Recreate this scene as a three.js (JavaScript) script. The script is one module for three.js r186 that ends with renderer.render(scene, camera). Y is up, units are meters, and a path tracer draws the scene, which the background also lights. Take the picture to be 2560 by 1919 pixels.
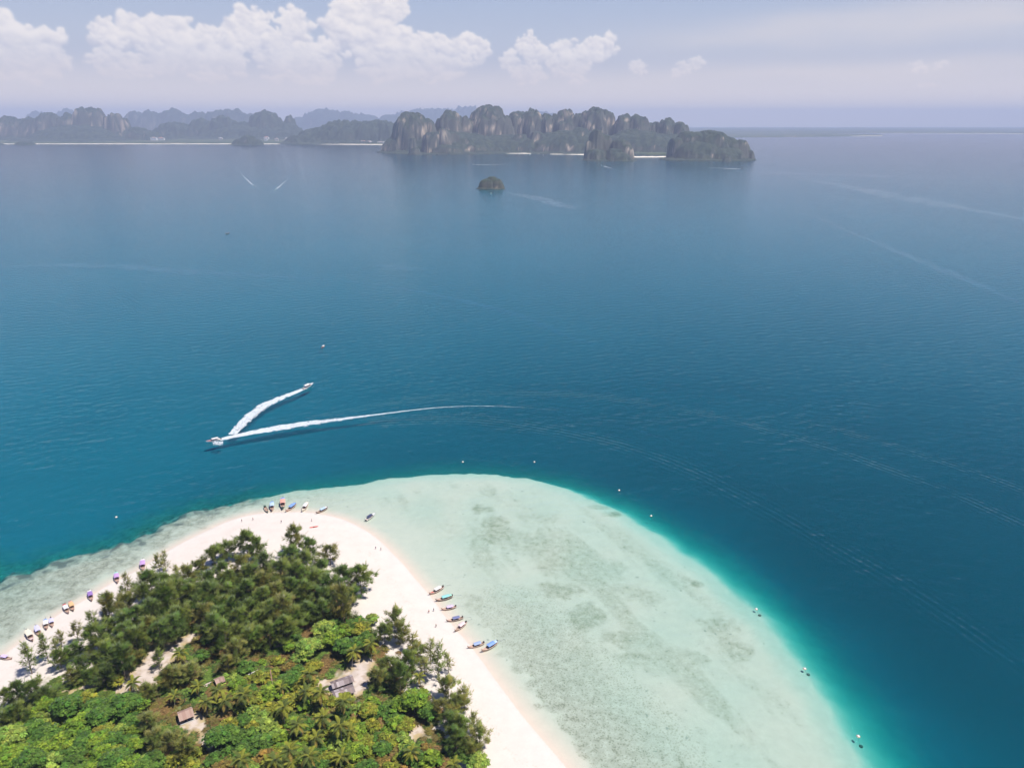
import * as THREE from 'three';
import { mergeGeometries, mergeVertices, toCreasedNormals } from 'three/addons/utils/BufferGeometryUtils.js';
import { MarchingCubes } from 'three/addons/objects/MarchingCubes.js';

// ---------------------------------------------------------------- camera, sun, exposure
const EYE = 220, PITCH = THREE.MathUtils.degToRad(19.6), FOV = 55;
const scene = new THREE.Scene();
const camera = new THREE.PerspectiveCamera(FOV, 1024 / 767, 1, 120000);
camera.position.set(0, EYE, 0);
camera.rotation.set(-PITCH, 0, 0);

const renderer = new THREE.WebGLRenderer({ antialias: true });
renderer.toneMapping = THREE.LinearToneMapping;
const EXPOSURE = 1.45;
renderer.toneMappingExposure = EXPOSURE;
renderer.shadowMap.enabled = true;

const SUN = new THREE.Vector3(0.42, 1, 0.16).normalize();
const sun = new THREE.DirectionalLight(new THREE.Color(1, 0.955, 0.89), 4.9);
sun.name = 'sun';
sun.position.set(0, 0, -400).addScaledVector(SUN, 1500);
sun.target.position.set(0, 0, -400);
sun.castShadow = true;
Object.assign(sun.shadow.camera, { left: -500, right: 500, top: 500, bottom: -500, near: 100, far: 3000 });
sun.shadow.mapSize.set(4096, 4096);
scene.add(sun, sun.target);
scene.fog = new THREE.FogExp2(new THREE.Color().setRGB(0.63, 0.73, 0.97), 6.6e-5);

// ---------------------------------------------------------------- numbers
const FPX = 1919 / 2 / Math.tan(THREE.MathUtils.degToRad(FOV / 2));
const SP = Math.sin(PITCH), CP = Math.cos(PITCH);
function ray(px, py) {                                   // direction through a point of the survey photograph (2560 x 1919)
  const vx = (px - 1280) / FPX, vy = (959.5 - py) / FPX;
  return [vx, vy * CP - SP, -vy * SP - CP];
}
function P(px, py, h = 0) { const d = ray(px, py), t = (h - EYE) / d[1]; return [d[0] * t, h, d[2] * t]; }
const P2 = (px, py, h = 0) => { const p = P(px, py, h); return [p[0], p[2]]; };
function rng(seed) { let a = seed >>> 0; return () => { a = (a + 0x6D2B79F5) >>> 0; let t = a; t = Math.imul(t ^ (t >>> 15), t | 1); t ^= t + Math.imul(t ^ (t >>> 7), t | 61); return ((t ^ (t >>> 14)) >>> 0) / 4294967296; }; }
const clamp = (x, a = 0, b = 1) => Math.min(b, Math.max(a, x));
const mix = (a, b, t) => a + (b - a) * t;
const sstep = (a, b, x) => { const t = clamp((x - a) / (b - a)); return t * t * (3 - 2 * t); };
const LAT = (() => { const R = rng(4242), v = new Float32Array(131072), p = new Uint16Array(131072); for (let i = 0; i < 65536; i++) { const t = R() * 6.2831853; v[i * 2] = Math.cos(t); v[i * 2 + 1] = Math.sin(t); } return v; })();
function n3(x, y, z = 0) {                                // gradient noise; the third number only picks another field
  x += z * 37.71 + 1000.3; y += z * 91.17 + 2000.7;
  const i = Math.floor(x), j = Math.floor(y), fx = x - i, fy = y - j;
  const h = (a, b) => ((Math.imul(a, 374761393) ^ Math.imul(b, 668265263)) >>> 9 ^ Math.imul(a * 7 + b * 131, 1274126177) >>> 13) & 65535;
  const g = (a, b, u, v) => { const k = h(a, b) * 2; return LAT[k] * u + LAT[k + 1] * v; };
  const u = fx * fx * fx * (fx * (fx * 6 - 15) + 10), v = fy * fy * fy * (fy * (fy * 6 - 15) + 10);
  const a = g(i, j, fx, fy), b = g(i + 1, j, fx - 1, fy), c = g(i, j + 1, fx, fy - 1), d = g(i + 1, j + 1, fx - 1, fy - 1);
  return (a + (b - a) * u + (c - a + (a - b - c + d) * u) * v) * 1.5;
}
function fbm(x, y, z = 0, o = 4) { let s = 0, a = 0.5; for (let i = 0; i < o; i++) { s += a * n3(x, y, z); x = x * 2.03 + 17.1; y = y * 2.03 + 5.7; z = z * 2.03 + 3.1; a *= 0.5; } return s; }
function billow(x, y, z = 0, o = 4) { let s = 0, a = 0.5; for (let i = 0; i < o; i++) { s += a * (Math.abs(n3(x, y, z)) * 2 - 0.5); x = x * 2.03 + 17.1; y = y * 2.03 + 5.7; z = z * 2.03 + 3.1; a *= 0.5; } return s; }
const mixc = (a, b, t) => [mix(a[0], b[0], t), mix(a[1], b[1], t), mix(a[2], b[2], t)];
const toS = (c) => c <= 0.0031308 ? 12.92 * c : 1.055 * Math.pow(c, 1 / 2.4) - 0.055;
const toL = (c) => c <= 0.04045 ? c / 12.92 : Math.pow((c + 0.055) / 1.055, 2.4);
const rgb = (r, g, b) => [toL(r / 255), toL(g / 255), toL(b / 255)];

const taken = new Map();
function numbered(name) { const n = taken.get(name) ?? 0; taken.set(name, n + 1); return n ? `${name}_${String(n).padStart(3, '0')}` : name; }
function put(o, name, data, parent = scene) {
  o.name = parent === scene ? numbered(name) : name;
  Object.assign(o.userData, data);
  parent.add(o);
  o.traverse((k) => { if (k.isMesh) { k.castShadow = true; k.receiveShadow = true; } });
  return o;
}
const mesh = (g, m) => new THREE.Mesh(g, m);
const std = (r, g, b, rough = 0.8, extra = {}) => new THREE.MeshStandardMaterial({ color: new THREE.Color().setRGB(r, g, b), roughness: rough, ...extra });

// ---------------------------------------------------------------- sky: haze, cumulus over the mainland, a veil of cirrus on the right
(function sky() {
  const W = 4096, Hh = 2048, data = new Float32Array(W * Hh * 4), R = rng(77);
  const toAE = (px, py) => { const d = ray(px, py); return [Math.atan2(d[0], -d[2]), Math.atan2(d[1], Math.hypot(d[0], d[2]))]; };
  const stops = [[0, rgb(197, 196, 208)], [3, rgb(196, 198, 212)], [5.5, rgb(187, 196, 215)], [8.5, rgb(170, 186, 214)], [12, rgb(104, 146, 206)], [18, rgb(56, 108, 186)], [30, rgb(36, 86, 168)], [90, rgb(28, 70, 145)]];
  const puffs = [];                                      // [azimuth, elevation, radius across, radius up]
  const K = 1 / FPX;
  const add = (px, py, r, s = 0.8) => { const [a, e] = toAE(px, py); puffs.push([a, e, r * K * 1.02, r * K * s * 1.02]); };
  [[-30, 110, 60], [40, 100, 62], [95, 130, 55], [130, 158, 38], [60, 165, 70, 0.45],
    [250, 75, 24], [300, 95, 52], [360, 85, 46], [395, 70, 34], [420, 115, 68], [480, 120, 64], [525, 108, 54], [560, 150, 56], [470, 165, 95, 0.35], [240, 150, 26, 0.7], [300, 165, 50, 0.5], [345, 178, 40, 0.4],
    [610, 55, 36], [640, 45, 32], [615, 90, 48], [660, 110, 50], [730, 50, 34], [745, 70, 42], [720, 120, 60], [790, 140, 60], [700, 165, 60, 0.6], [770, 190, 60, 0.4],
    [850, 60, 52], [890, 40, 56], [940, 25, 50], [985, 15, 42], [900, 0, 36], [960, -10, 50], [890, 100, 66], [960, 110, 64], [1030, 130, 62], [1090, 130, 52], [1150, 115, 42], [1190, 130, 34], [980, 165, 90, 0.45], [1080, 178, 90, 0.3],
    [1275, 155, 30], [1310, 118, 26], [1325, 95, 18], [1345, 140, 40], [1400, 150, 50], [1460, 135, 46], [1510, 120, 36], [1420, 185, 56, 0.4], [1320, 190, 40, 0.5],
    [1600, 170, 22], [1710, 172, 22, 0.6], [1740, 155, 18, 0.7], [1690, 185, 14, 0.5], [2300, 170, 20, 0.5], [2350, 165, 16, 0.5], [2322, 216, 18, 0.3]].forEach((p) => add(...p));
  for (let i = 0; i < 150; i++) {                         // the same weather all round the horizon
    let a = R() * Math.PI * 2 - Math.PI;
    if (Math.abs(a) < 0.66) continue;
    const e = 0.06 + R() * 0.05, n = 4 + Math.floor(R() * 6);
    for (let k = 0; k < n; k++) { const r = 0.014 + R() * 0.026; puffs.push([a + (R() - 0.5) * 0.16, e + (R() - 0.4) * 0.07, r, r * (0.5 + R() * 0.4)]); }
  }
  const small = [];                                       // every cloud is heaped up from smaller and smaller heads
  for (const p of puffs) {
    const seen = Math.abs(p[0]) < 0.7, n = seen ? 26 : 9;
    small.push([p[0], p[1], p[2] * 0.78, p[3] * 0.78, 0.85]);
    for (let k = 0; k < n; k++) {
      const th = R() * 6.283, q = Math.sqrt(R()) * 0.92, up = Math.sin(th) * q, r = (0.16 + 0.26 * R()) * (up < -0.2 ? 0.8 : 1);
      small.push([p[0] + Math.cos(th) * q * p[2], p[1] + up * p[3], p[2] * r, Math.min(p[3], p[2]) * r, 1]);
      if (seen && R() < 0.5) { const t2 = R() * 3.14, r2 = r * (0.3 + 0.3 * R()); small.push([p[0] + (Math.cos(th) * q + Math.cos(t2) * r) * p[2], p[1] + up * p[3] + Math.sin(t2) * r * p[3], p[2] * r2, Math.min(p[3], p[2]) * r2, 1]); }
    }
  }
  const NB = 720, bins = Array.from({ length: NB }, () => []);
  for (const p of small) { const w = Math.ceil(p[2] * 1.25 / Math.PI * NB / 2) + 1; for (let b = -w; b <= w; b++) bins[((Math.floor((p[0] / Math.PI + 1) * NB / 2) + b) % NB + NB) % NB].push(p); }
  const cloud = (a0, e0, list) => {                       // [cover, light]
    const a = a0 + fbm(a0 * 60, e0 * 60, 3, 3) * 0.007, e = e0 + fbm(a0 * 60, e0 * 60, 5, 3) * 0.006;
    let clear = 1, L = 0, W = 0;
    for (const p of list) {
      let da = a - p[0]; if (da > Math.PI) da -= 2 * Math.PI; if (da < -Math.PI) da += 2 * Math.PI;
      const u = da / p[2], v = (e - p[1]) / p[3], q = 1 - u * u - v * v;
      if (q <= 0) continue;
      const al = Math.min(1, q * 1.7) * 0.8 * p[4], nz = Math.sqrt(q);
      clear *= 1 - al;
      const w = al * (0.25 + 1 / (p[2] * 60)), lit = 0.52 + 0.34 * v + 0.1 * u + 0.12 * nz; L += lit * w; W += w;
    }
    return [1 - clear, W ? L / W : 0];
  };
  for (let j = 0; j < Hh; j++) {
    const e = ((j + 0.5) / Hh - 0.5) * Math.PI, ed = THREE.MathUtils.radToDeg(e);
    let k = 0; while (k < stops.length - 2 && ed > stops[k + 1][0]) k++;
    const base = mixc(stops[k][1], stops[k + 1][1], clamp((ed - stops[k][0]) / (stops[k + 1][0] - stops[k][0])));
    for (let i = 0; i < W; i++) {
      const th = ((i + 0.5) / W - 0.5) * 2 * Math.PI, a = Math.atan2(Math.cos(th), -Math.sin(th));
      let c = base;
      if (ed > -0.5) {
        if (ed < 60) {                                    // cirrus veil, rising to the right
          const ad = THREE.MathUtils.radToDeg(a), warp = fbm(a * 3, e * 8, 1, 3);
          const s = 3.7 + ad * 0.028 + warp * 1.2;
          let v = sstep(0, 24, ad) * (1 - sstep(120, 170, ad)) * (0.72 * Math.exp(-(((ed - s - 1.2) / 1.25) ** 2)) + 0.4 * Math.exp(-(((ed - s + 1.3) / 0.55) ** 2)));
          v += 0.25 * clamp(fbm(a * 4, e * 22, 4, 4) + 0.12) * sstep(9, 20, ed) * (1 - sstep(40, 60, ed));
          v *= 0.85 + 0.4 * fbm(a * 9, e * 60, 6, 3);
          c = mixc(c, rgb(226, 219, 220), clamp(v));
        }
        if (ed < 14) {
          const list = bins[((Math.floor((a / Math.PI + 1) * NB / 2)) % NB + NB) % NB];
          if (list.length) {
            const [cov, lit] = cloud(a, e, list);
            if (cov > 0.01) {
              const low = sstep(0.03, 0.085, e), k2 = clamp(lit + fbm(a * 45, e * 60, 8, 3) * 0.22);
              const bright = mixc(rgb(226, 218, 223), rgb(250, 243, 240), low), dark = mixc(rgb(196, 195, 208), rgb(201, 202, 217), low);
              c = mixc(c, mixc(dark, bright, sstep(0.25, 0.85, k2)), sstep(0.05, 0.95, cov) * mix(0.2, 0.94, sstep(0.025, 0.095, e)));
            }
          }
        }
      }
      const o = (j * W + i) * 4;
      const q0 = 1 - sstep(0, 4.5, ed), k0 = 1.05 / EXPOSURE;
      data[o] = c[0] * k0 * (1 + 0.95 * q0); data[o + 1] = c[1] * k0 * (1 + 0.66 * q0); data[o + 2] = c[2] * k0 * (1 + 0.25 * q0); data[o + 3] = 1;
    }
  }
  const t = new THREE.DataTexture(data, W, Hh, THREE.RGBAFormat, THREE.FloatType);
  t.mapping = THREE.EquirectangularReflectionMapping;
  t.minFilter = t.magFilter = THREE.LinearFilter;
  t.needsUpdate = true;
  scene.background = t; scene.environment = t;
})();
// ---------------------------------------------------------------- plan of the island, traced on the water level
const spline = (pts, n = 6) => {
  const out = [];
  for (let i = 0; i < pts.length - 1; i++) {
    const p0 = pts[Math.max(0, i - 1)], p1 = pts[i], p2 = pts[i + 1], p3 = pts[Math.min(pts.length - 1, i + 2)];
    for (let k = 0; k < n; k++) {
      const t = k / n, t2 = t * t, t3 = t2 * t;
      out.push([0, 1].map((c) => 0.5 * (2 * p1[c] + (p2[c] - p0[c]) * t + (2 * p0[c] - 5 * p1[c] + 4 * p2[c] - p3[c]) * t2 + (3 * p1[c] - p0[c] - 3 * p2[c] + p3[c]) * t3)));
    }
  }
  out.push(pts[pts.length - 1]);
  return out;
};
const W2 = (list, h = 0) => list.map((p) => P2(p[0], p[1], h));
const waterPx = [[0, 1650], [40, 1620], [81, 1589], [121, 1559], [161, 1531], [202, 1509], [242, 1485], [282, 1460], [323, 1440], [363, 1418], [403, 1392], [444, 1367], [484, 1346], [524, 1327], [565, 1308], [605, 1295], [645, 1287], [700, 1283], [761, 1283], [810, 1290], [850, 1300], [890, 1318], [923, 1338], [951, 1361], [975, 1385], [1003, 1414], [1028, 1445], [1056, 1477], [1080, 1508], [1104, 1541], [1132, 1575], [1165, 1613], [1197, 1655], [1229, 1700], [1262, 1745], [1300, 1795], [1350, 1855], [1405, 1919]];
const reefPx = [[0, 1452], [40, 1433], [81, 1425], [121, 1409], [161, 1399], [202, 1385], [242, 1375], [282, 1366], [323, 1352], [343, 1341], [383, 1318], [424, 1299], [464, 1284], [524, 1268], [565, 1260], [613, 1248], [667, 1239], [721, 1229], [775, 1221], [848, 1212], [920, 1203], [992, 1192], [1065, 1184], [1137, 1180], [1209, 1180], [1250, 1184], [1309, 1191], [1368, 1203], [1428, 1223], [1487, 1248], [1546, 1275], [1605, 1310], [1665, 1348], [1724, 1391], [1783, 1438], [1842, 1490], [1901, 1546], [1949, 1600], [1990, 1659], [2032, 1718], [2073, 1778], [2115, 1843], [2156, 1919]];
const inlandPx = [[-60, 1850], [0, 1790], [60, 1752], [120, 1722], [190, 1690], [235, 1645], [290, 1600], [350, 1548], [420, 1498], [500, 1455], [570, 1432], [650, 1425], [720, 1425], [790, 1455], [850, 1500], [900, 1560], [950, 1620], [1000, 1680], [1060, 1750], [1110, 1830], [1160, 1919]];
const close = (world, left, right) => [left, ...world, right];
const waterPoly = close(spline(W2(waterPx)), [-330, 90], [75, 90]);
waterPoly.splice(1, 0, [-262, -290 + 60]);
const reefPoly = close(spline(W2(reefPx)), [-420, 90], [235, 90]);
reefPoly.splice(1, 0, [-330, -330]);
const inlandPoly = close(spline(W2(inlandPx, 2)), [-250, 90], [40, 90]);
const clearings = [
  [[367, 1607], [432, 1604], [483, 1582], [492, 1590], [461, 1613], [441, 1632], [438, 1657], [417, 1675], [392, 1700], [374, 1716], [342, 1732], [313, 1743], [288, 1745], [298, 1712], [303, 1684], [331, 1668], [349, 1649], [362, 1632]],
  [[777, 1732], [810, 1702], [846, 1688], [875, 1666], [904, 1650], [922, 1650], [936, 1668], [925, 1700], [920, 1730], [911, 1741], [882, 1738], [846, 1741], [812, 1741]],
  [[462, 1800], [475, 1785], [496, 1784], [516, 1809], [513, 1830], [485, 1826]],
  [[495, 1838], [512, 1832], [540, 1828], [540, 1840], [526, 1864], [521, 1890], [515, 1885], [516, 1868], [500, 1867]],
  [[690, 1618], [705, 1604], [720, 1600], [735, 1604], [760, 1606], [742, 1614], [712, 1616]],
  [[440, 1795], [452, 1786], [462, 1800], [470, 1808], [445, 1806]],
  [[1018, 1832], [1040, 1818], [1058, 1828], [1068, 1850], [1052, 1838], [1030, 1850], [1018, 1850]],
  [[215, 1712], [245, 1705], [240, 1722], [205, 1730], [165, 1728]],
].map((c) => W2(c, 2));

// signed distance to a closed outline, kept on a coarse raster (positive inside)
const GX0 = -440, GX1 = 440, GZ0 = -680, GZ1 = 90, GS = 2;
const GNX = (GX1 - GX0) / GS + 1, GNZ = (GZ1 - GZ0) / GS + 1;
function segDist(x, z, a, b) { const ux = b[0] - a[0], uz = b[1] - a[1], t = clamp(((x - a[0]) * ux + (z - a[1]) * uz) / (ux * ux + uz * uz || 1)); return Math.hypot(x - a[0] - ux * t, z - a[1] - uz * t); }
function inside(x, z, poly) { let c = false; for (let i = 0, j = poly.length - 1; i < poly.length; j = i++) { const a = poly[i], b = poly[j]; if ((a[1] > z) !== (b[1] > z) && x < (b[0] - a[0]) * (z - a[1]) / (b[1] - a[1]) + a[0]) c = !c; } return c; }
function raster(f) {
  const g = new Float32Array(GNX * GNZ);
  for (let j = 0; j < GNZ; j++) for (let i = 0; i < GNX; i++) g[j * GNX + i] = f(GX0 + i * GS, GZ0 + j * GS);
  return (x, z) => {
    const u = clamp((x - GX0) / GS, 0, GNX - 1.001), v = clamp((z - GZ0) / GS, 0, GNZ - 1.001), i = Math.floor(u), j = Math.floor(v), a = u - i, b = v - j, k = j * GNX + i;
    return (g[k] * (1 - a) + g[k + 1] * a) * (1 - b) + (g[k + GNX] * (1 - a) + g[k + GNX + 1] * a) * b;
  };
}
const sdf = (poly) => raster((x, z) => { let d = 1e9; for (let i = 0, j = poly.length - 1; i < poly.length; j = i++) d = Math.min(d, segDist(x, z, poly[i], poly[j])); return inside(x, z, poly) ? d : -d; });
const sWater = sdf(waterPoly), sReef0 = sdf(reefPoly), sReef = (x, z) => sReef0(x, z) + fbm(x / 26, z / 26, 71, 3) * 4.5 + fbm(x / 6, z / 6, 73, 2) * 1.2 + (1 - sstep(-178, -135, x)) * fbm(x / 9, z / 9, 75, 3) * 9, sInland = sdf(inlandPoly);
const clearF = clearings.map(sdf);
const sClear = raster((x, z) => { let m = -1e9; for (const f of clearF) m = Math.max(m, f(x, z)); return m; });
const CX = -60, CZ = -330;                                // heart of the shoal

function rightness(x, z) { return sstep(-40, 170, x + (z + 450) * 0.25); }
const BASIN = 14;
function bedDepth(x, z) {                                 // metres below the water level (negative: dry land)
  const far = x < GX0 || x > GX1 || z < GZ0 || z > GZ1;
  const sw = sWater(x, z);
  const r0 = Math.hypot(x - 150, z + 250), basin = Math.sqrt(BASIN * BASIN / (1 + (r0 / 260) ** 2) + 3.2) * (1 + 0.07 * fbm(x / 240, z / 240, 2, 3));
  if (far) return basin;
  if (sw > 0) return -(Math.min(2.4, 0.085 * sw) + 0.25 * sstep(8, 40, sw) * fbm(x / 14, z / 14, 1, 3));
  const sr = sReef(x, z), dw = -sw;
  const rt = rightness(x, z), leftReef = 1 - sstep(-175, -140, x);
  const shelf = Math.min(0.055 * dw, mix(0.55, 0.75, rt)) + 0.22 * sstep(6, 40, dw) * (0.5 + fbm(x / 30, z / 30, 5, 3)) + sstep(14, 0, sr) * mix(0.25, 0.5, rt) ;
  if (sr > 0) return Math.max(0.01, shelf * sstep(0, 3, dw));
  const d = -sr, w = mix(9, 27, rt * (0.55 + 0.45 * sstep(-520, -300, z)));
  return shelf + (basin - shelf) * (1 - Math.exp(-Math.pow(d / w, 1.15)));
}
const bandU = (() => { const a = P2(1428, 1224), b = P2(2073, 1778), l = Math.hypot(b[0] - a[0], b[1] - a[1]); return [(b[0] - a[0]) / l, (b[1] - a[1]) / l]; })();
const stains = [[1205, 1270, 32, 14, 0.55], [1240, 1325, 60, 40, 0.5], [1330, 1350, 80, 36, 0.38], [1400, 1410, 70, 36, 0.38], [1530, 1281, 24, 9, 0.65], [1500, 1265, 30, 8, 0.3], [1738, 1456, 20, 12, 0.75], [1715, 1445, 22, 10, 0.4], [1800, 1560, 60, 40, 0.35], [1840, 1615, 50, 40, 0.4], [1395, 1470, 80, 26, 0.5], [1470, 1540, 70, 40, 0.5], [1560, 1590, 60, 34, 0.42], [1600, 1640, 70, 26, 0.4], [1520, 1420, 60, 30, 0.3], [1600, 1480, 70, 36, 0.32], [1180, 1510, 40, 30, 0.3], [1720, 1640, 70, 30, 0.3], [1350, 1290, 60, 18, 0.25]].map(([x, y, rx, ry, s]) => { const c = P2(x, y), e = P2(x + rx, y), f = P2(x, y + ry); return [c[0], c[1], Math.abs(e[0] - c[0]), Math.abs(f[1] - c[1]), s]; });

// ---------------------------------------------------------------- ground and sea bed: one relief, its plan of materials as a texture
const TX0 = -420, TX1 = 420, TZ0 = -640, TZ1 = -100, TN = 2048, TM = 1320;
const groundMap = (() => {
  const d = new Uint8Array(TN * TM * 4), R = rng(5);
  const sand = [0.535, 0.475, 0.42], wet = [0.525, 0.485, 0.435], bed = [0.525, 0.43, 0.35], weed = [0.25, 0.225, 0.145], rubble = [0.205, 0.165, 0.115], floor = [0.10, 0.085, 0.05], grass = [0.13, 0.15, 0.045], straw = [0.36, 0.27, 0.12], dirt = [0.42, 0.35, 0.30], deep = [0.155, 0.30, 0.39], coral = [0.11, 0.095, 0.08];  // deep: bluish floor tone stands in for light scattered back by deep water
  for (let j = 0; j < TM; j++) for (let i = 0; i < TN; i++) {
    const x = mix(TX0, TX1, (i + 0.5) / TN), z = mix(TZ0, TZ1, (j + 0.5) / TM), g = R();
    const sw = sWater(x, z), sr = sReef(x, z);
    let c;
    if (sw > -1.5) {
      c = mixc(sand, wet, (1 - sstep(0, 9, sw + fbm(x / 9, z / 9, 0, 2) * 4)) * 0.8);
      const wrack = Math.abs(sw - 11 + fbm(x / 16, z / 16, 3, 3) * 7);
      if (wrack < 1.2 && g > 0.9) c = mixc(c, [0.4, 0.33, 0.25], 0.5);
      const si = sInland(x, z);
      if (si > -14) {
        const nz = fbm(x / 9, z / 9, 7, 4), inl = sstep(-3, 4, si + nz * 16);
        if (inl > 0) {
          let f = mixc(floor, grass, sstep(-0.12, 0.25, fbm(x / 13, z / 13, 12, 3)));
          f = mixc(f, straw, sstep(0.08, 0.3, fbm(x / 8, z / 8, 15, 3)) * 0.7);
          const cl = sClear(x, z), edge = cl + nz * 5;
          if (edge > -2) {
            let q = mixc(dirt, straw, (1 - sstep(0.5, 4.5, edge)) * 0.85);
            q = mixc(q, [0.50, 0.43, 0.385], sstep(-0.1, 0.2, fbm(x / 4, z / 4, 31, 3)) * 0.7);
            q = mixc(q, [0.30, 0.22, 0.15], sstep(0.1, 0.3, fbm(x / 3, z / 3, 33, 3)) * 0.6);
            f = mixc(f, q, sstep(-1.5, 0.8, edge));
          }
          c = mixc(c, f, inl);
        }
      }
      const s = 1 + (g - 0.5) * 0.05 + fbm(x / 6, z / 6, 4, 3) * 0.08;
      c = [c[0] * s, c[1] * s, c[2] * s];
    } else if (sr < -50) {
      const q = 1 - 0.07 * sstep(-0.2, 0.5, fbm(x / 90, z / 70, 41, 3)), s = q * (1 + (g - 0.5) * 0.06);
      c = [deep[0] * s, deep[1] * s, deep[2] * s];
    } else {
      const dw = -sw, along = x * bandU[0] + z * bandU[1], across = -x * bandU[1] + z * bandU[0];
      const rt = rightness(x, z), left = 1 - sstep(-150, -60, x), reefLeft = 1 - sstep(-178, -140, x);
      const fine = n3(x * 1.1, z * 1.1, 2) * 0.4 + fbm(x * 0.3, z * 0.3, 8, 3) * 0.9 + (g - 0.5) * 0.5;
      let w = sstep(-0.05, 0.34, fbm(along / 75, across / 20, 3, 4) + 0.06) * 0.62 * sstep(18, 45, dw) * sstep(6, 26, sr); w = Math.max(w, (0.15 + 0.26 * fbm(x / 34, z / 20, 27, 4)) * sstep(12, 40, dw) * sstep(8, 40, sr));
      for (const s of stains) { const q = Math.hypot((x - s[0]) / s[2], (z - s[1]) / s[3]) + fbm(x / 11, z / 11, s[0], 3) * 0.9; if (q < 1.2) w = Math.max(w, s[4] * 1.9 * (1 - sstep(0.35, 1.2, q))); }
      // gravelly fringe along the southern beach
      const fr = sstep(9, 14, dw + fbm(x / 10, z / 10, 6, 4) * 12) * (1 - 0.75 * sstep(24, 60, dw)) * sstep(-345, -300, z) * sstep(-40, 20, x);
      w = Math.max(w, fr * 0.62);
      // reef flat on the western side
      const wl = left * sstep(3, 18, dw + fbm(x / 12, z / 12, 16, 3) * 12) * (0.5 + 0.5 * reefLeft) * (1 - 0.4 * sstep(-0.1, 0.4, fbm(x / 14, z / 9, 18, 4)));
      w = Math.max(w, wl);
      let k = w * clamp(0.6 + fine * 0.75);
      if (fine > 0.52 && w > 0.2) k = Math.min(1, k + 0.3);
      if (fr > 0.3 && g > 0.9) k = Math.min(1, k + 0.5);
      c = mixc(bed, mixc(weed, rubble, clamp(reefLeft + fr * 0.7)), clamp(k * 1.0));
      if (n3(x * 0.45, z * 0.45, 44) > 0.74 && dw > 10 && sr > 4 && fbm(x / 40, z / 40, 46, 2) > 0.02) c = mixc(c, [0.16, 0.17, 0.13], 0.6);
      if (sr < 12) {
        const e = sr + fbm(x / 12, z / 12, 23, 4) * 17 + 2;
        c = mixc(c, coral, reefLeft * sstep(12, 4, e) * (1 - sstep(-3, -12, e)) * (0.35 + 0.55 * sstep(-0.1, 0.2, n3(x / 5, z / 5, 29))));
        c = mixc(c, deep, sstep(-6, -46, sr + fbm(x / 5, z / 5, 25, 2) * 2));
      }
      if (sr < -8) { const q = 1 - 0.07 * sstep(-0.2, 0.5, fbm(x / 90, z / 70, 41, 3)) * sstep(-8, -40, sr); c = [c[0] * q, c[1] * q, c[2] * q]; }
      const s = 1 + (g - 0.5) * 0.06 + fbm(x / 5, z / 5, 4, 2) * 0.06;
      c = [c[0] * s, c[1] * s, c[2] * s];
    }
    const o = (j * TN + i) * 4;
    d[o] = clamp(toS(c[0])) * 255; d[o + 1] = clamp(toS(c[1])) * 255; d[o + 2] = clamp(toS(c[2])) * 255; d[o + 3] = 255;
  }
  const t = new THREE.DataTexture(d, TN, TM);
  t.wrapS = t.wrapT = THREE.MirroredRepeatWrapping;
  t.colorSpace = THREE.SRGBColorSpace; t.magFilter = THREE.LinearFilter; t.minFilter = THREE.LinearMipmapLinearFilter; t.generateMipmaps = true; t.needsUpdate = true;
  return t;
})();
const deepMat = std(0.36, 0.43, 0.42, 1);
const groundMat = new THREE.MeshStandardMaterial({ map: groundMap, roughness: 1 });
const groundH = (x, z) => -bedDepth(x, z);
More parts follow.
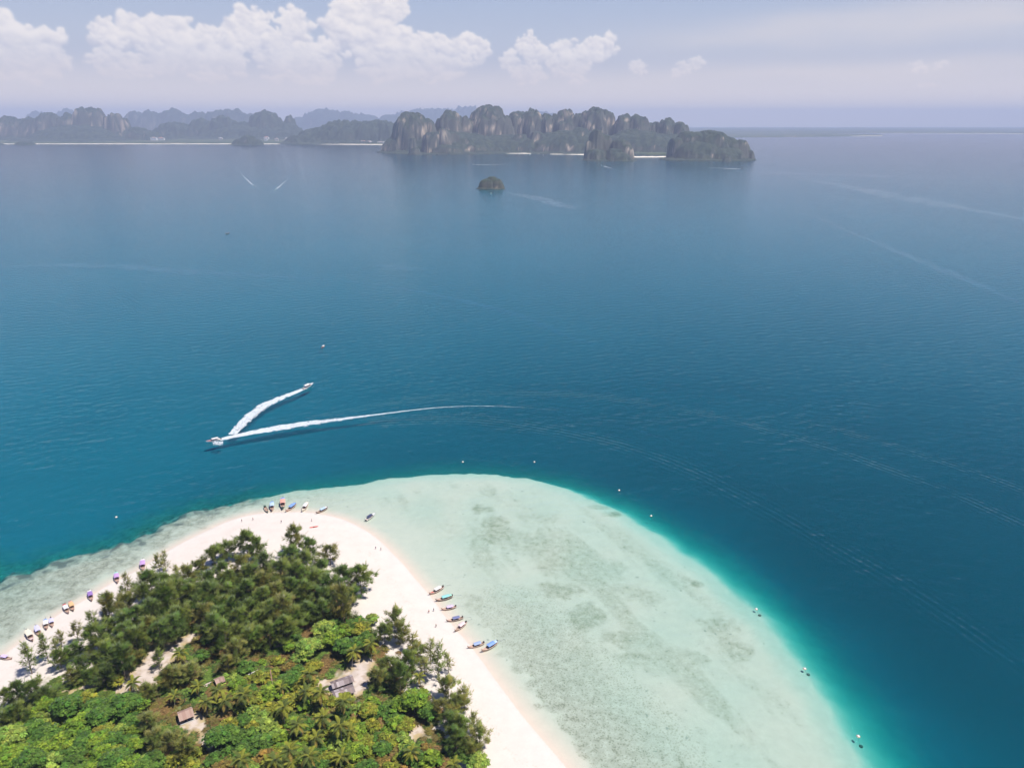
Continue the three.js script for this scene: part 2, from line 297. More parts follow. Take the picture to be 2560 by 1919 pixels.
(function terrain() {
  const axis = (a, b, s, reach) => { const v = []; for (let x = a; x <= b + 1e-6; x += s) v.push(x); let st = s, lo = a, hi = b; const L = [], R = []; while (hi < reach) { st *= 1.17; lo -= st; hi += st; L.unshift(lo); R.push(hi); } return [...L, ...v, ...R]; };
  const xs = axis(TX0, TX1, 2.4, 29000), zs = axis(-640, -100, 2.4, 29000), nx = xs.length, nz = zs.length;
  const pos = new Float32Array(nx * nz * 3), uv = new Float32Array(nx * nz * 2), cls = new Uint8Array(nx * nz);
  for (let j = 0; j < nz; j++) for (let i = 0; i < nx; i++) {
    const k = j * nx + i, x = xs[i], z = zs[j];
    pos[k * 3] = x; pos[k * 3 + 1] = groundH(x, z); pos[k * 3 + 2] = z;
    const off = x < TX0 - 1 || x > TX1 + 1 || z < TZ0 - 1;
    uv[k * 2] = off ? 0.002 : (x - TX0) / (TX1 - TX0); uv[k * 2 + 1] = off ? 0.002 : (z - TZ0) / (TZ1 - TZ0);
    const out = x < TX0 + 2 || x > TX1 - 2 || z < TZ0 + 2 || z > TZ1 - 1;
    cls[k] = out ? 3 : sWater(x, z) > 0 ? (sInland(x, z) + fbm(x / 9, z / 9, 7, 4) * 16 > 0 ? 1 : 0) : sReef(x, z) > -60 ? 2 : 3;
  }
  const P0 = new THREE.BufferAttribute(pos, 3), U0 = new THREE.BufferAttribute(uv, 2), idx = [[], [], [], []];
  for (let j = 0; j < nz - 1; j++) for (let i = 0; i < nx - 1; i++) {
    const a = j * nx + i, b = a + 1, c = a + nx, d = c + 1, m = Math.max(cls[a], cls[b], cls[c], cls[d]);
    idx[m].push(a, c, b, b, c, d);
  }
  const whole = new THREE.BufferGeometry(); whole.setAttribute('position', P0); whole.setIndex(idx.flat()); whole.computeVertexNormals();
  const names = ['beach', 'forest_floor', 'lagoon_bed', 'seabed'];
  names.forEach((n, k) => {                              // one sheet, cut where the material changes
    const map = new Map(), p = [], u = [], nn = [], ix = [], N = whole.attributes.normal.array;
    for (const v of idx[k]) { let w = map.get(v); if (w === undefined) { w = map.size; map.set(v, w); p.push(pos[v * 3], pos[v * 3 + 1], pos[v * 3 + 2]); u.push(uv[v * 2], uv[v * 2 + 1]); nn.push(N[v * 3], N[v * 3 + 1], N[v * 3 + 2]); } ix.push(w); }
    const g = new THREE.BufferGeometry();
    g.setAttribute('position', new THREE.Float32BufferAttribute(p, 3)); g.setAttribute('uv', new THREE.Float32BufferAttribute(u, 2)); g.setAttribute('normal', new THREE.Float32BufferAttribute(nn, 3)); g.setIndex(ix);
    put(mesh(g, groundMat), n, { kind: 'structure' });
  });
})();

// ---------------------------------------------------------------- the sea: a reflecting surface over a body of clear water that takes the red out of the light
const wavesTile = (() => {                               // periodic height field
  const n = 1024, h = new Float32Array(n * n), R = rng(91), W = [];
  for (let k = 0; k < 90; k++) {
    const f = 8 + Math.pow(R(), 1.3) * 74, th = 1.35 + (R() + R() + R() - 1.5) * 1.25;
    const kx = Math.round(f * Math.cos(th)), kz = Math.round(f * Math.sin(th)), q = Math.hypot(kx, kz) || 1;
    W.push([kx, kz, R() * 6.283, 1 / Math.pow(q, 1.0)]);
  }
  let lo = 1e9, hi = -1e9;
  for (let j = 0; j < n; j++) for (let i = 0; i < n; i++) { let s = 0; for (const w of W) s += w[3] * Math.sin(2 * Math.PI * (w[0] * i + w[1] * j) / n + w[2]); h[j * n + i] = s; lo = Math.min(lo, s); hi = Math.max(hi, s); }
  for (let k = 0; k < h.length; k++) h[k] = (h[k] - lo) / (hi - lo);
  return { n, h };
})();
const TILE = 128;                                         // metres
const wAt = (x, z) => { const n = wavesTile.n, u = ((x / TILE) % 1 + 1) % 1 * n, v = ((z / TILE) % 1 + 1) % 1 * n, i = Math.floor(u), j = Math.floor(v), a = u - i, b = v - j, q = (p, r) => wavesTile.h[(r % n) * n + (p % n)]; return (q(i, j) * (1 - a) + q(i + 1, j) * a) * (1 - b) + (q(i, j + 1) * (1 - a) + q(i + 1, j + 1) * a) * b; };
function heightTex(n, m, f, wrap) {
  const d = new Float32Array(n * m * 4);
  for (let j = 0; j < m; j++) for (let i = 0; i < n; i++) { const v = f((i + 0.5) / n, (j + 0.5) / m); d.set([v, v, v, 1], (j * n + i) * 4); }
  const t = new THREE.DataTexture(d, n, m, THREE.RGBAFormat, THREE.FloatType);
  t.wrapS = t.wrapT = wrap; t.magFilter = THREE.LinearFilter; t.minFilter = THREE.LinearFilter; t.needsUpdate = true;
  return t;
}
const bandsPx = [                                         // trains of wake ripples: [line, half width in metres, wave length]
  [[[700, 1062], [857, 1030], [1000, 1003], [1157, 988], [1342, 983], [1500, 992], [1678, 1018], [1850, 1055], [2058, 1115], [2240, 1180], [2400, 1240], [2600, 1330]], 13, 4.2, 0.8],
  [[[800, 1068], [950, 1052], [1157, 1047], [1300, 1062], [1446, 1088], [1590, 1125], [1736, 1180], [1900, 1262], [2025, 1331], [2180, 1420], [2314, 1504], [2440, 1590], [2600, 1700]], 17, 4.6, 1],
  [[[1900, 1030], [2100, 1075], [2350, 1150], [2600, 1240]], 12, 4.2, 0.7],
  [[[540, 1050], [600, 1020], [660, 1002]], 4, 3, 0.5],
].map(([px, hw, wl, s]) => [W2(px), hw, wl, s]);
const bandF = bandsPx.map(([line, hw, wl, s]) => {
  const sp = spline(line, 5), g = raster((x, z) => { let d = 1e9, sg = 1; for (let i = 0; i < sp.length - 1; i++) { const q = segDist(x, z, sp[i], sp[i + 1]); if (q < d) { d = q; sg = Math.sign((sp[i + 1][0] - sp[i][0]) * (z - sp[i][1]) - (sp[i + 1][1] - sp[i][1]) * (x - sp[i][0])) || 1; } } return d * sg; });
  const a = sp[0], b = sp[sp.length - 1];
  return (x, z) => { const d = g(x, z), v = Math.abs(d) / hw; if (v > 1.6) return 0; return s * Math.sin(2 * Math.PI * d / wl + n3(x / 30, z / 30, 83) * 0.8) * Math.exp(-v * v * 2.2) * clamp(0.8 + fbm(x / 28, z / 28, 81, 2) * 0.7, 0.3, 1.2) * sstep(4, 50, Math.hypot(x - a[0], z - a[1])) * sstep(10, 60, x > -420 && x < 420 ? 420 - Math.abs(x) : 0); };
});
const WAVE_H = 0.42;                                      // metres from trough to crest
const nearBump = heightTex(2048, 1320, (u, v) => { const x = mix(TX0, TX1, u), z = mix(TZ0, TZ1, v); const rim = Math.min(sstep(0, 0.12, u), sstep(0, 0.12, 1 - u), sstep(0, 0.12, v), sstep(0, 0.12, 1 - v)); let s = (0.5 + (wAt(x, z) - 0.5) * (1 + rim * clamp(fbm(x / 130 + z / 260, z / 60, 87, 3) * 1.6, -0.75, 0.7))) * WAVE_H; for (const f of bandF) s += f(x, z) * 0.15; return (s + 0.3) / 1.2; }, THREE.ClampToEdgeWrapping);
const farBump = heightTex(wavesTile.n, wavesTile.n, (u, v) => (wavesTile.h[Math.floor(v * wavesTile.n) * wavesTile.n + Math.floor(u * wavesTile.n)] * WAVE_H + 0.3) / 1.2, THREE.RepeatWrapping);
nearBump.repeat.set(1 / (TX1 - TX0), 1 / (TZ1 - TZ0)); nearBump.offset.set(-TX0 / (TX1 - TX0), -TZ0 / (TZ1 - TZ0));
farBump.repeat.set(1 / TILE, 1 / TILE);
const swellMap = (() => {                                 // long, uneven swell: a normal map that repeats over another length
  const n = 512, d = new Uint8Array(n * n * 4), R = rng(17), W = [];
  for (let k = 0; k < 60; k++) { const f = 7 + R() * 40, th = 1.3 + (R() - 0.5) * 2.2; const kx = Math.round(f * Math.cos(th)), kz = Math.round(f * Math.sin(th)); W.push([kx, kz, R() * 6.283, 1 / Math.max(1, Math.hypot(kx, kz)) ** 1.0]); }
  for (let j = 0; j < n; j++) for (let i = 0; i < n; i++) { let sx = 0, sz = 0; for (const w of W) { const c = Math.cos(2 * Math.PI * (w[0] * i + w[1] * j) / n + w[2]) * w[3]; sx += c * w[0]; sz += c * w[1]; } const k = 0.013, o = (j * n + i) * 4; d[o] = 127.5 - sx * k * 127.5; d[o + 1] = 127.5 - sz * k * 127.5; d[o + 2] = 255; d[o + 3] = 255; }
  const t = new THREE.DataTexture(d, n, n); t.wrapS = t.wrapT = THREE.RepeatWrapping; t.magFilter = THREE.LinearFilter; t.needsUpdate = true; t.repeat.set(1 / 111, 1 / 111);
  return t;
})();
(function sea() {
  const water = (bump, k) => new THREE.MeshPhysicalMaterial({ color: 0xffffff, transmission: 1, thickness: 0, ior: 1.33, roughness: 0.12, specularIntensity: 0.72, normalMap: swellMap, normalScale: new THREE.Vector2(0.5 * k, 0.5 * k), bumpMap: bump, bumpScale: 1.2 * k });
  const g = new THREE.BufferGeometry(), L = 29500, cuts = [640, 900, 1300, 1900, 2800, 4200, 6500], xs = [-L, TX0, TX1, L], p = [], u = [], sets = [[]], mats = [water(nearBump, 1)];
  const quad = (x0, x1, z0, z1, set) => { const k = p.length / 3; for (const [x, z] of [[x0, z0], [x0, z1], [x1, z0], [x1, z1]]) { p.push(x, 0, z); u.push(x, z); } set.push(k, k + 1, k + 2, k + 2, k + 1, k + 3); };
  quad(TX0, TX1, TZ0, TZ1, sets[0]);
  cuts.forEach((c, i) => {                                // farther out the ripples are smaller than a glance can hold: calmer water
    const set = []; sets.push(set); mats.push(water(farBump, [1, 0.95, 0.9, 0.86, 0.82, 0.78, 0.74][i]));
    if (i === 0) { quad(-L, TX0, TZ0, L, set); quad(TX1, L, TZ0, L, set); quad(TX0, TX1, TZ1, L, set); }
    quad(-L, L, -(cuts[i + 1] ?? L), -c, set);
  });
  g.setAttribute('position', new THREE.Float32BufferAttribute(p, 3)); g.setAttribute('uv', new THREE.Float32BufferAttribute(u, 2));
  g.setIndex(sets.flat()); let at = 0; sets.forEach((v, i) => { g.addGroup(at, v.length, i); at += v.length; }); g.computeVertexNormals();
  const s = put(mesh(g, mats), 'sea', { kind: 'structure' });
  const body = new THREE.MeshPhysicalMaterial({ color: 0xffffff, transparent: true, opacity: 0.004, transmission: 1, thickness: 10, ior: 1.01, roughness: 0, attenuationColor: new THREE.Color().setRGB(Math.exp(-2.5), Math.exp(-0.51), Math.exp(-0.47)), attenuationDistance: 10 });
  const box = new THREE.BoxGeometry(2 * L, 40, 2 * L); box.translate(0, -20.06, 0);
  put(mesh(box, body), 'water_body', {}, s);
})();
// ---------------------------------------------------------------- the mainland: limestone headland, ridges, islets, beaches, far plains
const rockMat = new THREE.MeshStandardMaterial({ vertexColors: true, roughness: 1 });
function distAt(py) { return EYE / Math.tan(PITCH - Math.atan((959.5 - py) / FPX)); }   // how far away the water lies that is seen at this height
function heightFor(px, py, dist) { const d = ray(px, py); return EYE + dist * d[1] / -d[2]; }

// towers: [px, top py, half width px, extra distance m, steepness 2..9, squash]
function karst(name, label, towers, o) {
  const T = towers.map(([px, py, hw, off = 0, pw = 4, depth = 1, lean = 0]) => {
    const D = o.dist + off, [x, z] = spotXZ(px, D), w = hw / FPX * D / 0.95;
    return { x, z, h: heightFor(px, py, D) - (o.base ?? 0), rx: w, rz: Math.max(w * depth, o.minDepth ?? 0), pw };
  });
  let x0 = 1e9, x1 = -1e9, z0 = 1e9, z1 = -1e9;
  for (const t of T) { x0 = Math.min(x0, t.x - t.rx * 1.35); x1 = Math.max(x1, t.x + t.rx * 1.35); z0 = Math.min(z0, t.z - t.rz * 1.35); z1 = Math.max(z1, t.z + t.rz * 1.35); }
  const st = o.step, nx = Math.ceil((x1 - x0) / st) + 1, nz = Math.ceil((z1 - z0) / st) + 1, sd = o.seed ?? 1, ro = o.rough ?? 1;
  const H = (x, z) => {
    let m = -40;
    const wx = x + fbm(x / 70, z / 70, sd, 3) * 60 * ro, wz = z + fbm(x / 70, z / 70, sd + 3, 3) * 60 * ro;
    for (const t of T) {
      const q = Math.hypot((wx - t.x) / t.rx, (wz - t.z) / t.rz);
      if (q > 1.5) continue;
      const cap = Math.max(0, 1 - Math.pow(q, t.pw)), skirt = 0.34 * Math.max(0, 1 - q / 1.42);
      m = Math.max(m, t.h * Math.max(cap > 0 ? Math.pow(cap, 0.62) : 0, skirt * (o.skirt ?? 1)) - (q > 1.3 ? (q - 1.3) * 200 : 0));
    }
    if (m > 0) m *= 1 + fbm(x / 55, z / 55, sd + 7, 4) * 0.11 * ro + fbm(x / 150, z / 150, sd + 5, 2) * 0.16 * ro - Math.max(0, 0.16 - Math.abs(n3(x / 95, z / 95, sd + 6))) * 0.8 * Math.min(1, ro);
    return m + (m > 4 ? fbm(x / 16, z / 16, sd + 9, 3) * 7.5 * ro * (o.canopy ?? 1) : 0);
  };
  const h = new Float32Array(nx * nz);
  for (let j = 0; j < nz; j++) for (let i = 0; i < nx; i++) h[j * nx + i] = H(x0 + i * st, z0 + j * st);
  const p = new Float32Array(nx * nz * 3), c = new Float32Array(nx * nz * 3), ix = [];
  for (let j = 0; j < nz; j++) for (let i = 0; i < nx; i++) {
    const k = j * nx + i, x = x0 + i * st, z = z0 + j * st, y = h[k];
    const gx = (h[k + (i < nx - 1 ? 1 : 0)] - h[k - (i > 0 ? 1 : 0)]) / (2 * st), gz = (h[k + (j < nz - 1 ? nx : 0)] - h[k - (j > 0 ? nx : 0)]) / (2 * st), s = Math.hypot(gx, gz);
    const jit = Math.min(1, s / 2) * st * 0.9;
    p[k * 3] = x + n3(x / 20 + y / 30, z / 20, sd + 20) * jit; p[k * 3 + 1] = y; p[k * 3 + 2] = z + n3(x / 20, z / 20 + y / 30, sd + 24) * jit;
    const f = fbm(x / 40, z / 40, sd + 30, 3);
    let col = mixc([0.016, 0.028, 0.020], [0.036, 0.048, 0.028], sstep(-0.25, 0.3, f + n3(x / 12, z / 12, 5) * 0.2));
    const rk = sstep(1.5, 2.6, s + fbm(x / 35, y / 60, sd + 33, 3) * 1.3) * (o.rock ?? 1);
    let rock = mixc([0.075, 0.075, 0.06], [0.44, 0.34, 0.26], sstep(0.16, 0.42, fbm(x / 90, y / 50, sd + 40, 3) + 0.05 + (o.pale ?? 0)));
    rock = mixc(rock, [0.05, 0.052, 0.042], sstep(0.0, 0.35, n3(x / 9, y / 80, sd + 43)) * 0.7);
    col = mixc(col, rock, rk);
    c.set(col, k * 3);
  }
  for (let j = 0; j < nz - 1; j++) for (let i = 0; i < nx - 1; i++) { const a = j * nx + i, b = a + 1, d = a + nx, e = d + 1; if (Math.max(h[a], h[b], h[d], h[e]) < -6) continue; ix.push(a, d, b, b, d, e); }
  const used = new Map(), pp = [], cc = [], ii = [];
  for (const v of ix) { let w = used.get(v); if (w === undefined) { w = used.size; used.set(v, w); pp.push(p[v * 3], p[v * 3 + 1] + (o.base ?? 0), p[v * 3 + 2]); cc.push(c[v * 3], c[v * 3 + 1], c[v * 3 + 2]); } ii.push(w); }
  const g = new THREE.BufferGeometry();
  g.setAttribute('position', new THREE.Float32BufferAttribute(pp, 3)); g.setAttribute('color', new THREE.Float32BufferAttribute(cc, 3)); g.setIndex(ii); g.computeVertexNormals();
  return put(mesh(g, rockMat), name, { kind: 'structure', label });
}
function spotXZ(px, D) { return [(px - 1280) / FPX * (D * CP + EYE * SP), -D]; }


const D = { head: distAt(383), stack: distAt(400), coast: distAt(360), islet: distAt(471) };
karst('headland', 'long limestone headland with forested tops and pale cliffs across the bay', [
  [1034, 282, 46, 260, 3.4, 1.3], [1012, 296, 26, 200, 4], [1070, 296, 26, 260, 4], [1124, 280, 36, 420, 3, 1.4], [1160, 287, 24, 500, 3], [1223, 263, 56, 620, 2.8, 1.1], [1196, 275, 30, 640, 3], [1262, 287, 22, 520, 4],
  [1296, 280, 34, 700, 3, 1.4], [1330, 274, 36, 640, 3, 1.3], [1366, 283, 30, 600, 3], [1408, 276, 38, 620, 3, 1.4], [1446, 286, 26, 560, 3], [1482, 272, 40, 520, 3, 1.3], [1512, 277, 26, 500, 4], [1556, 290, 30, 420, 3, 1.3], [1592, 289, 30, 400, 3, 1.4], [1632, 303, 26, 380, 3], [1660, 297, 30, 340, 3, 1.3], [1695, 307, 26, 300, 3.4, 1.4], [1716, 328, 16, 260, 4],
  [1130, 330, 120, 260, 2.2, 0.9], [1260, 338, 90, 380, 2, 1], [1180, 340, 80, 300, 2, 1], [1440, 326, 110, 250, 2.4, 0.9], [1380, 332, 80, 280, 2.2, 1], [1330, 345, 60, 260, 3], [1345, 330, 16, 190, 7, 1.4], [1300, 335, 20, 260, 6, 1], [1410, 335, 30, 140, 6, 1.4], [1450, 322, 24, 160, 6, 1.4], [1600, 328, 110, 180, 2.2, 0.8], [1570, 322, 40, 200, 3], [1660, 334, 60, 200, 2.2],
  [1085, 332, 26, -10, 6, 1.2], [1110, 322, 22, 0, 7, 1.2], [1136, 330, 20, 30, 6], [1076, 352, 18, -60, 6], [1160, 344, 24, 30, 5], [1176, 360, 16, -20, 5], [1120, 362, 34, -80, 4], [1040, 350, 30, 160, 3], [1000, 340, 40, 220, 2.4]],
{ dist: D.head, step: 8, seed: 3, rough: 0.8, skirt: 0.8, pale: 0.03 });
karst('sea_stack', 'thin dark rock pinnacle standing in front of the headland cliffs', [[1032, 344, 8, 0, 8, 1], [1036, 366, 13, 0, 3, 1]], { dist: D.head - 260, step: 5, seed: 8, rough: 0.35, pale: -0.1 });
karst('sea_cliff', 'tall double cliff rising straight from the water at the end of the bay', [[1487, 325, 18, 60, 7, 1.3], [1503, 338, 20, 90, 6], [1473, 352, 12, 20, 7], [1520, 352, 22, 120, 4], [1546, 348, 22, 60, 6, 1.2], [1535, 372, 20, -20, 4], [1566, 362, 16, 0, 5], [1550, 380, 26, -60, 3], [1490, 372, 26, 0, 4]], { dist: D.stack, step: 6, seed: 14, rough: 0.6, pale: -0.02 });
karst('islet', 'dark forested rock island at the right end of the headland', [[1722, 329, 40, 60, 4, 1.3], [1768, 327, 54, 80, 4, 1.3], [1800, 341, 46, 60, 4, 1.3], [1690, 346, 22, 0, 5], [1842, 350, 26, 10, 5], [1858, 366, 14, 0, 5], [1740, 352, 62, -20, 3], [1870, 376, 11, -10, 4], [1800, 368, 60, -30, 3]], { dist: D.stack + 120, step: 6, seed: 21, rough: 0.6, pale: -0.14 });
karst('sea_stack', 'small rock standing in the water at the foot of the right island', [[1815, 390, 9, 0, 4, 1]], { dist: D.stack - 150, step: 4, seed: 23, rough: 0.25, pale: -0.2 });
karst('islet', 'lone round rock islet with bushes out in the middle of the bay', [[1218, 447, 20, 8, 4, 0.9], [1238, 446, 18, 8, 4, 0.9], [1229, 440.5, 16, 12, 4, 0.9], [1248, 456, 11, 0, 5], [1207, 458, 8, 0, 5]], { dist: D.islet, step: 1.6, seed: 27, rough: 0.16, pale: 0.06, rock: 0.9, canopy: 1.3 });
karst('islet', 'small wooded islet close to the left coast below the round hill', [[622, 337, 22, 0, 2.6, 1], [605, 346, 22, 0, 2.6, 1], [638, 347, 18, 0, 2.6]], { dist: D.coast - 250, step: 8, seed: 31, rough: 0.4, rock: 0.2 });
karst('islet', 'low dark islet beside the beach at the far left', [[63, 353, 20, 0, 3, 1], [52, 358, 12, 0, 3], [78, 360, 12, 0, 3]], { dist: D.coast - 300, step: 8, seed: 33, rough: 0.3, rock: 0.2 });
karst('islet', 'sliver of a rock islet cut by the left edge of the view', [[-12, 357, 18, 0, 3, 1]], { dist: D.coast - 300, step: 8, seed: 35, rough: 0.3, rock: 0.3 });
const hillsO = (off, seed, x = {}) => ({ dist: D.coast + off, step: 16, seed, rough: 1.2, rock: 0.5, skirt: 1.6, ...x });
karst('hills', 'wooded left hills with two bare orange cliffs', [[-60, 292, 90, 200, 2, 0.6], [30, 291, 60, 200, 2.2, 0.6], [80, 294, 50, 200, 2.2, 0.6], [130, 284, 46, 150, 2.4, 0.7], [188, 284, 34, 60, 3], [222, 272, 32, 60, 3.4], [250, 274, 28, 80, 3.4], [293, 283, 24, -20, 3.4], [308, 294, 18, 0, 4], [210, 312, 110, 0, 2], [340, 318, 60, 40, 2, 0.5]], hillsO(1500, 41, { rock: 0.75, pale: 0.04 }));
karst('hills', 'rounded green hills behind the middle of the left coast', [[440, 304, 56, 0, 2, 0.6], [505, 299, 50, 50, 2, 0.6], [561, 292, 48, 50, 2.2, 0.6], [612, 306, 40, 0, 2], [667, 276, 46, 0, 2.3, 1], [716, 306, 44, 0, 2], [726, 290, 12, 60, 4], [640, 312, 130, -50, 2, 0.5]], hillsO(2400, 43, { rock: 0.2 }));
karst('hills', 'dark wooded hill sloping down to the resort town by the headland', [[854, 302, 66, 0, 2.2, 0.8], [910, 302, 60, 20, 2.2, 0.8], [960, 300, 50, 40, 2.4, 0.8], [800, 318, 60, -40, 2, 0.7], [770, 333, 50, -60, 2], [985, 312, 30, 0, 2]], hillsO(260, 47, { rock: 0.1, step: 12 }));
karst('hills', 'pale blue table-topped ridge far behind the left hills', [[345, 281, 30, 0, 5, 1], [385, 281, 40, 0, 4], [439, 275, 40, 0, 3], [480, 287, 40, 0, 3], [500, 280, 34, 0, 3], [553, 277, 40, 0, 3], [588, 275, 38, 0, 3], [620, 285, 40, 0, 3], [660, 296, 60, 0, 2.4]], hillsO(7500, 51, { step: 32, rough: 1.6 }));
karst('hills', 'farthest faint ridges on the horizon behind the headland', [[100, 280, 30, 0, 3], [185, 276, 40, 0, 3], [150, 286, 60, 0, 3], [752, 294, 46, 0, 2.4], [814, 274, 60, 0, 2.4], [870, 281, 30, -300, 4], [835, 293, 30, -400, 4], [900, 286, 60, 0, 2.4], [975, 288, 40, -500, 3], [1010, 290, 50, 0, 2.4], [1090, 274, 150, 2500, 2, 0.4], [1180, 268, 90, 2500, 2, 0.4], [1340, 280, 90, 2500, 2, 0.4]], hillsO(12500, 55, { step: 50, rough: 2 }));

// low wooded land along the shores, with the strips of beach before it
function flatland(name, label, near, far, amp, seed, tree = true) {              // near, far: outlines as [px, distance m]
  const n = 140, m = 16, p = [], c = [], ix = [];
  const at = (l, t) => { const f = t * (l.length - 1), i = Math.min(l.length - 2, Math.floor(f)), q = f - i; return [mix(l[i][0], l[i + 1][0], q), mix(l[i][1], l[i + 1][1], q)]; };
  for (let j = 0; j <= m; j++) for (let i = 0; i <= n; i++) {
    const a = at(near, i / n), b = at(far, i / n), s = Math.pow(j / m, 1.6), px = mix(a[0], b[0], s), d = mix(a[1], b[1], s), [x, z] = spotXZ(px, d);
    const edge = Math.min(1, j * 1.2) * Math.min(1, Math.min(i, n - i) * 0.4);
    const y = j === 0 ? -1 : edge * (amp * (0.75 + 0.8 * fbm(x / 260, z / 260, seed, 3)) + 5 * n3(x / 40, z / 40, seed + 3));
    p.push(x, y, z);
    const q = sstep(0.22, 0.5, fbm(x / 300, z / 500, seed + 5, 3));
    c.push(...mixc(mixc([0.035, 0.055, 0.025], [0.07, 0.085, 0.035], sstep(-0.2, 0.3, n3(x / 90, z / 90, 6))), [0.24, 0.19, 0.13], q * 0.7));
  }
  for (let j = 0; j < m; j++) for (let i = 0; i < n; i++) { const a = j * (n + 1) + i, b = a + 1, d = a + n + 1, e = d + 1; ix.push(a, b, d, b, e, d); }
  const g = new THREE.BufferGeometry(); g.setAttribute('position', new THREE.Float32BufferAttribute(p, 3)); g.setAttribute('color', new THREE.Float32BufferAttribute(c, 3)); g.setIndex(ix); g.computeVertexNormals();
  return put(mesh(g, rockMat), name, { kind: 'structure', label });
}
flatland('coast_plain', 'flat wooded shore between the left beach and the hills', [[-200, D.coast + 40], [300, D.coast + 40], [740, D.coast + 40], [995, D.coast - 200]], [[-200, D.coast + 3500], [300, D.coast + 3500], [740, D.coast + 3200], [1000, D.coast + 1800]], 9, 61);
flatland('coast_plain', 'long dark spit of flat land on the right side of the horizon', [[1760, 11200], [1900, 11400], [2050, 11900], [2208, 12600]], [[1740, 17000], [1900, 17000], [2050, 15000], [2210, 13200]], 11, 64);
flatland('coast_plain', 'faint far plain along the right horizon', [[1600, 15500], [1900, 16000], [2200, 15500], [2750, 14200]], [[1500, 27000], [1900, 28000], [2300, 28000], [2750, 26000]], 24, 67);
flatland('coast_plain', 'wooded valley floor behind the headland beaches', [[1150, D.head + 120], [1300, D.head + 70], [1450, D.head + 20], [1720, D.head - 350]], [[1100, D.head + 1200], [1300, D.head + 1200], [1450, D.head + 1200], [1730, D.head + 700]], 14, 69);
const ordinal = (i, n) => i === 0 ? 'leftmost' : i === n - 1 ? 'rightmost' : ['second', 'third', 'fourth', 'fifth', 'sixth', 'seventh', 'eighth', 'ninth', 'tenth', 'eleventh', 'twelfth', 'thirteenth', 'fourteenth', 'fifteenth', 'sixteenth', 'seventeenth', 'eighteenth', 'nineteenth', 'twentieth', 'twenty-first', 'twenty-second', 'twenty-third', 'twenty-fourth'][i - 1] + ' from left';
const farSand = std(0.78, 0.68, 0.55, 1);
function strand(label, pts, w, seed) {                                            // a strip of sand at the water's edge, [px, distance]
  const p = [], ix = [];
  pts.forEach(([px, d], i) => { for (const [k, y] of [[0, -0.4], [0.35, 1.2], [1, 3.2]]) { const [x, z] = spotXZ(px, d + k * w * (0.75 + 0.4 * n3(i * 0.7, seed))); p.push(x, y, z); } if (i) for (let q = 0; q < 2; q++) { const a = (i - 1) * 3 + q, b = a + 3; ix.push(a, b, a + 1, b, b + 1, a + 1); } });
  const g = new THREE.BufferGeometry(); g.setAttribute('position', new THREE.Float32BufferAttribute(p, 3)); g.setIndex(ix); g.computeVertexNormals();
  put(mesh(g, farSand), 'beach', { kind: 'structure', label });
}
const line = (a, b, da, db, n = 14, bow = 0) => Array.from({ length: n + 1 }, (_, i) => [mix(a, b, i / n), mix(da, db, i / n) + Math.sin(i / n * Math.PI) * bow]);
strand('long thin beach along the left coast', line(-60, 745, D.coast - 10, D.coast - 10, 40), 110, 1);
strand('beach below the resort town beside the headland', line(740, 1000, D.coast - 20, D.coast - 320, 20), 120, 2);
strand('white curved beach in the middle bay of the headland', line(1186, 1350, D.head - 60, D.head - 110, 14, 40), 170, 3);
strand('short white beach left of the tall double cliff', line(1376, 1470, D.head - 190, D.head - 330, 10, 40), 150, 4);
strand('white beach between the double cliff and the right island', line(1576, 1704, D.stack + 330, D.stack + 330, 12, 40), 110, 5);
strand('tiny beach behind the pinnacle', line(1044, 1066, D.head + 60, D.head + 60, 4), 60, 6);
strand('pale shore line under the right spit', line(1840, 2206, 11350, 12480, 20), 50, 7);
strand('pale shore line of the far right plain', line(2200, 2700, 15300, 14200, 16), 70, 8);

// buildings along the far shore
const wallM = [std(0.74, 0.71, 0.66, 0.9), std(0.62, 0.56, 0.5, 0.9), std(0.8, 0.79, 0.77, 0.9)], roofM = [std(0.36, 0.17, 0.12, 0.9), std(0.5, 0.48, 0.46, 0.9), std(0.28, 0.2, 0.17, 0.9)], glassM = std(0.06, 0.08, 0.1, 0.2);
function farHouse(px, py, wpx, hpx, k, label, group) {      // px, py: where its foot stands on the ground
  const dist = px > 810 ? D.coast - 150 * sstep(880, 960, px) + 60 + (361 - py) * 4 : distAt(py + hpx * 0.5), [x, z] = spotXZ(px, dist), w = wpx / FPX * dist, h = hpx / FPX * dist, t = new THREE.Group();
  const y = 8;
  t.position.set(x, y - h * 0.1, z);
  const b = new THREE.BoxGeometry(w, h * 1.3, w * 0.5); b.translate(0, h * 0.35, 0); put(mesh(b, wallM[k % 3]), 'wall', {}, t);
  const r = new THREE.CylinderGeometry(0.02, w * 0.38, h * 0.4, 4, 1); r.rotateY(Math.PI / 4); r.scale(1.45, 1, 0.85); r.translate(0, h * 1.2 - 0.01, 0); put(mesh(r, roofM[(k + (k >> 2)) % 3]), 'roof', {}, t);
  for (let q = 0; q < 4; q++) { const g = new THREE.BoxGeometry(w * 0.14, h * 0.26, 0.6); g.translate(w * (-0.36 + q * 0.24), h * 0.5, w * 0.25 + 0.1); put(mesh(g, glassM), 'window', {}, t); }
  put(t, 'shore_building', { label, category: 'building', ...(group ? { group } : {}) });
}
farHouse(350, 342, 12, 5, 2, 'pale building alone in the trees left of the long white one');
farHouse(385, 349, 14, 6, 2, 'long white building on the shore of the left coast, its left end');
farHouse(403, 349, 15, 5, 0, 'long white building on the shore of the left coast, its right end');
farHouse(552, 348, 9, 4, 1, 'small pale house on the shore left of the wooded islet');
const R3 = rng(808);
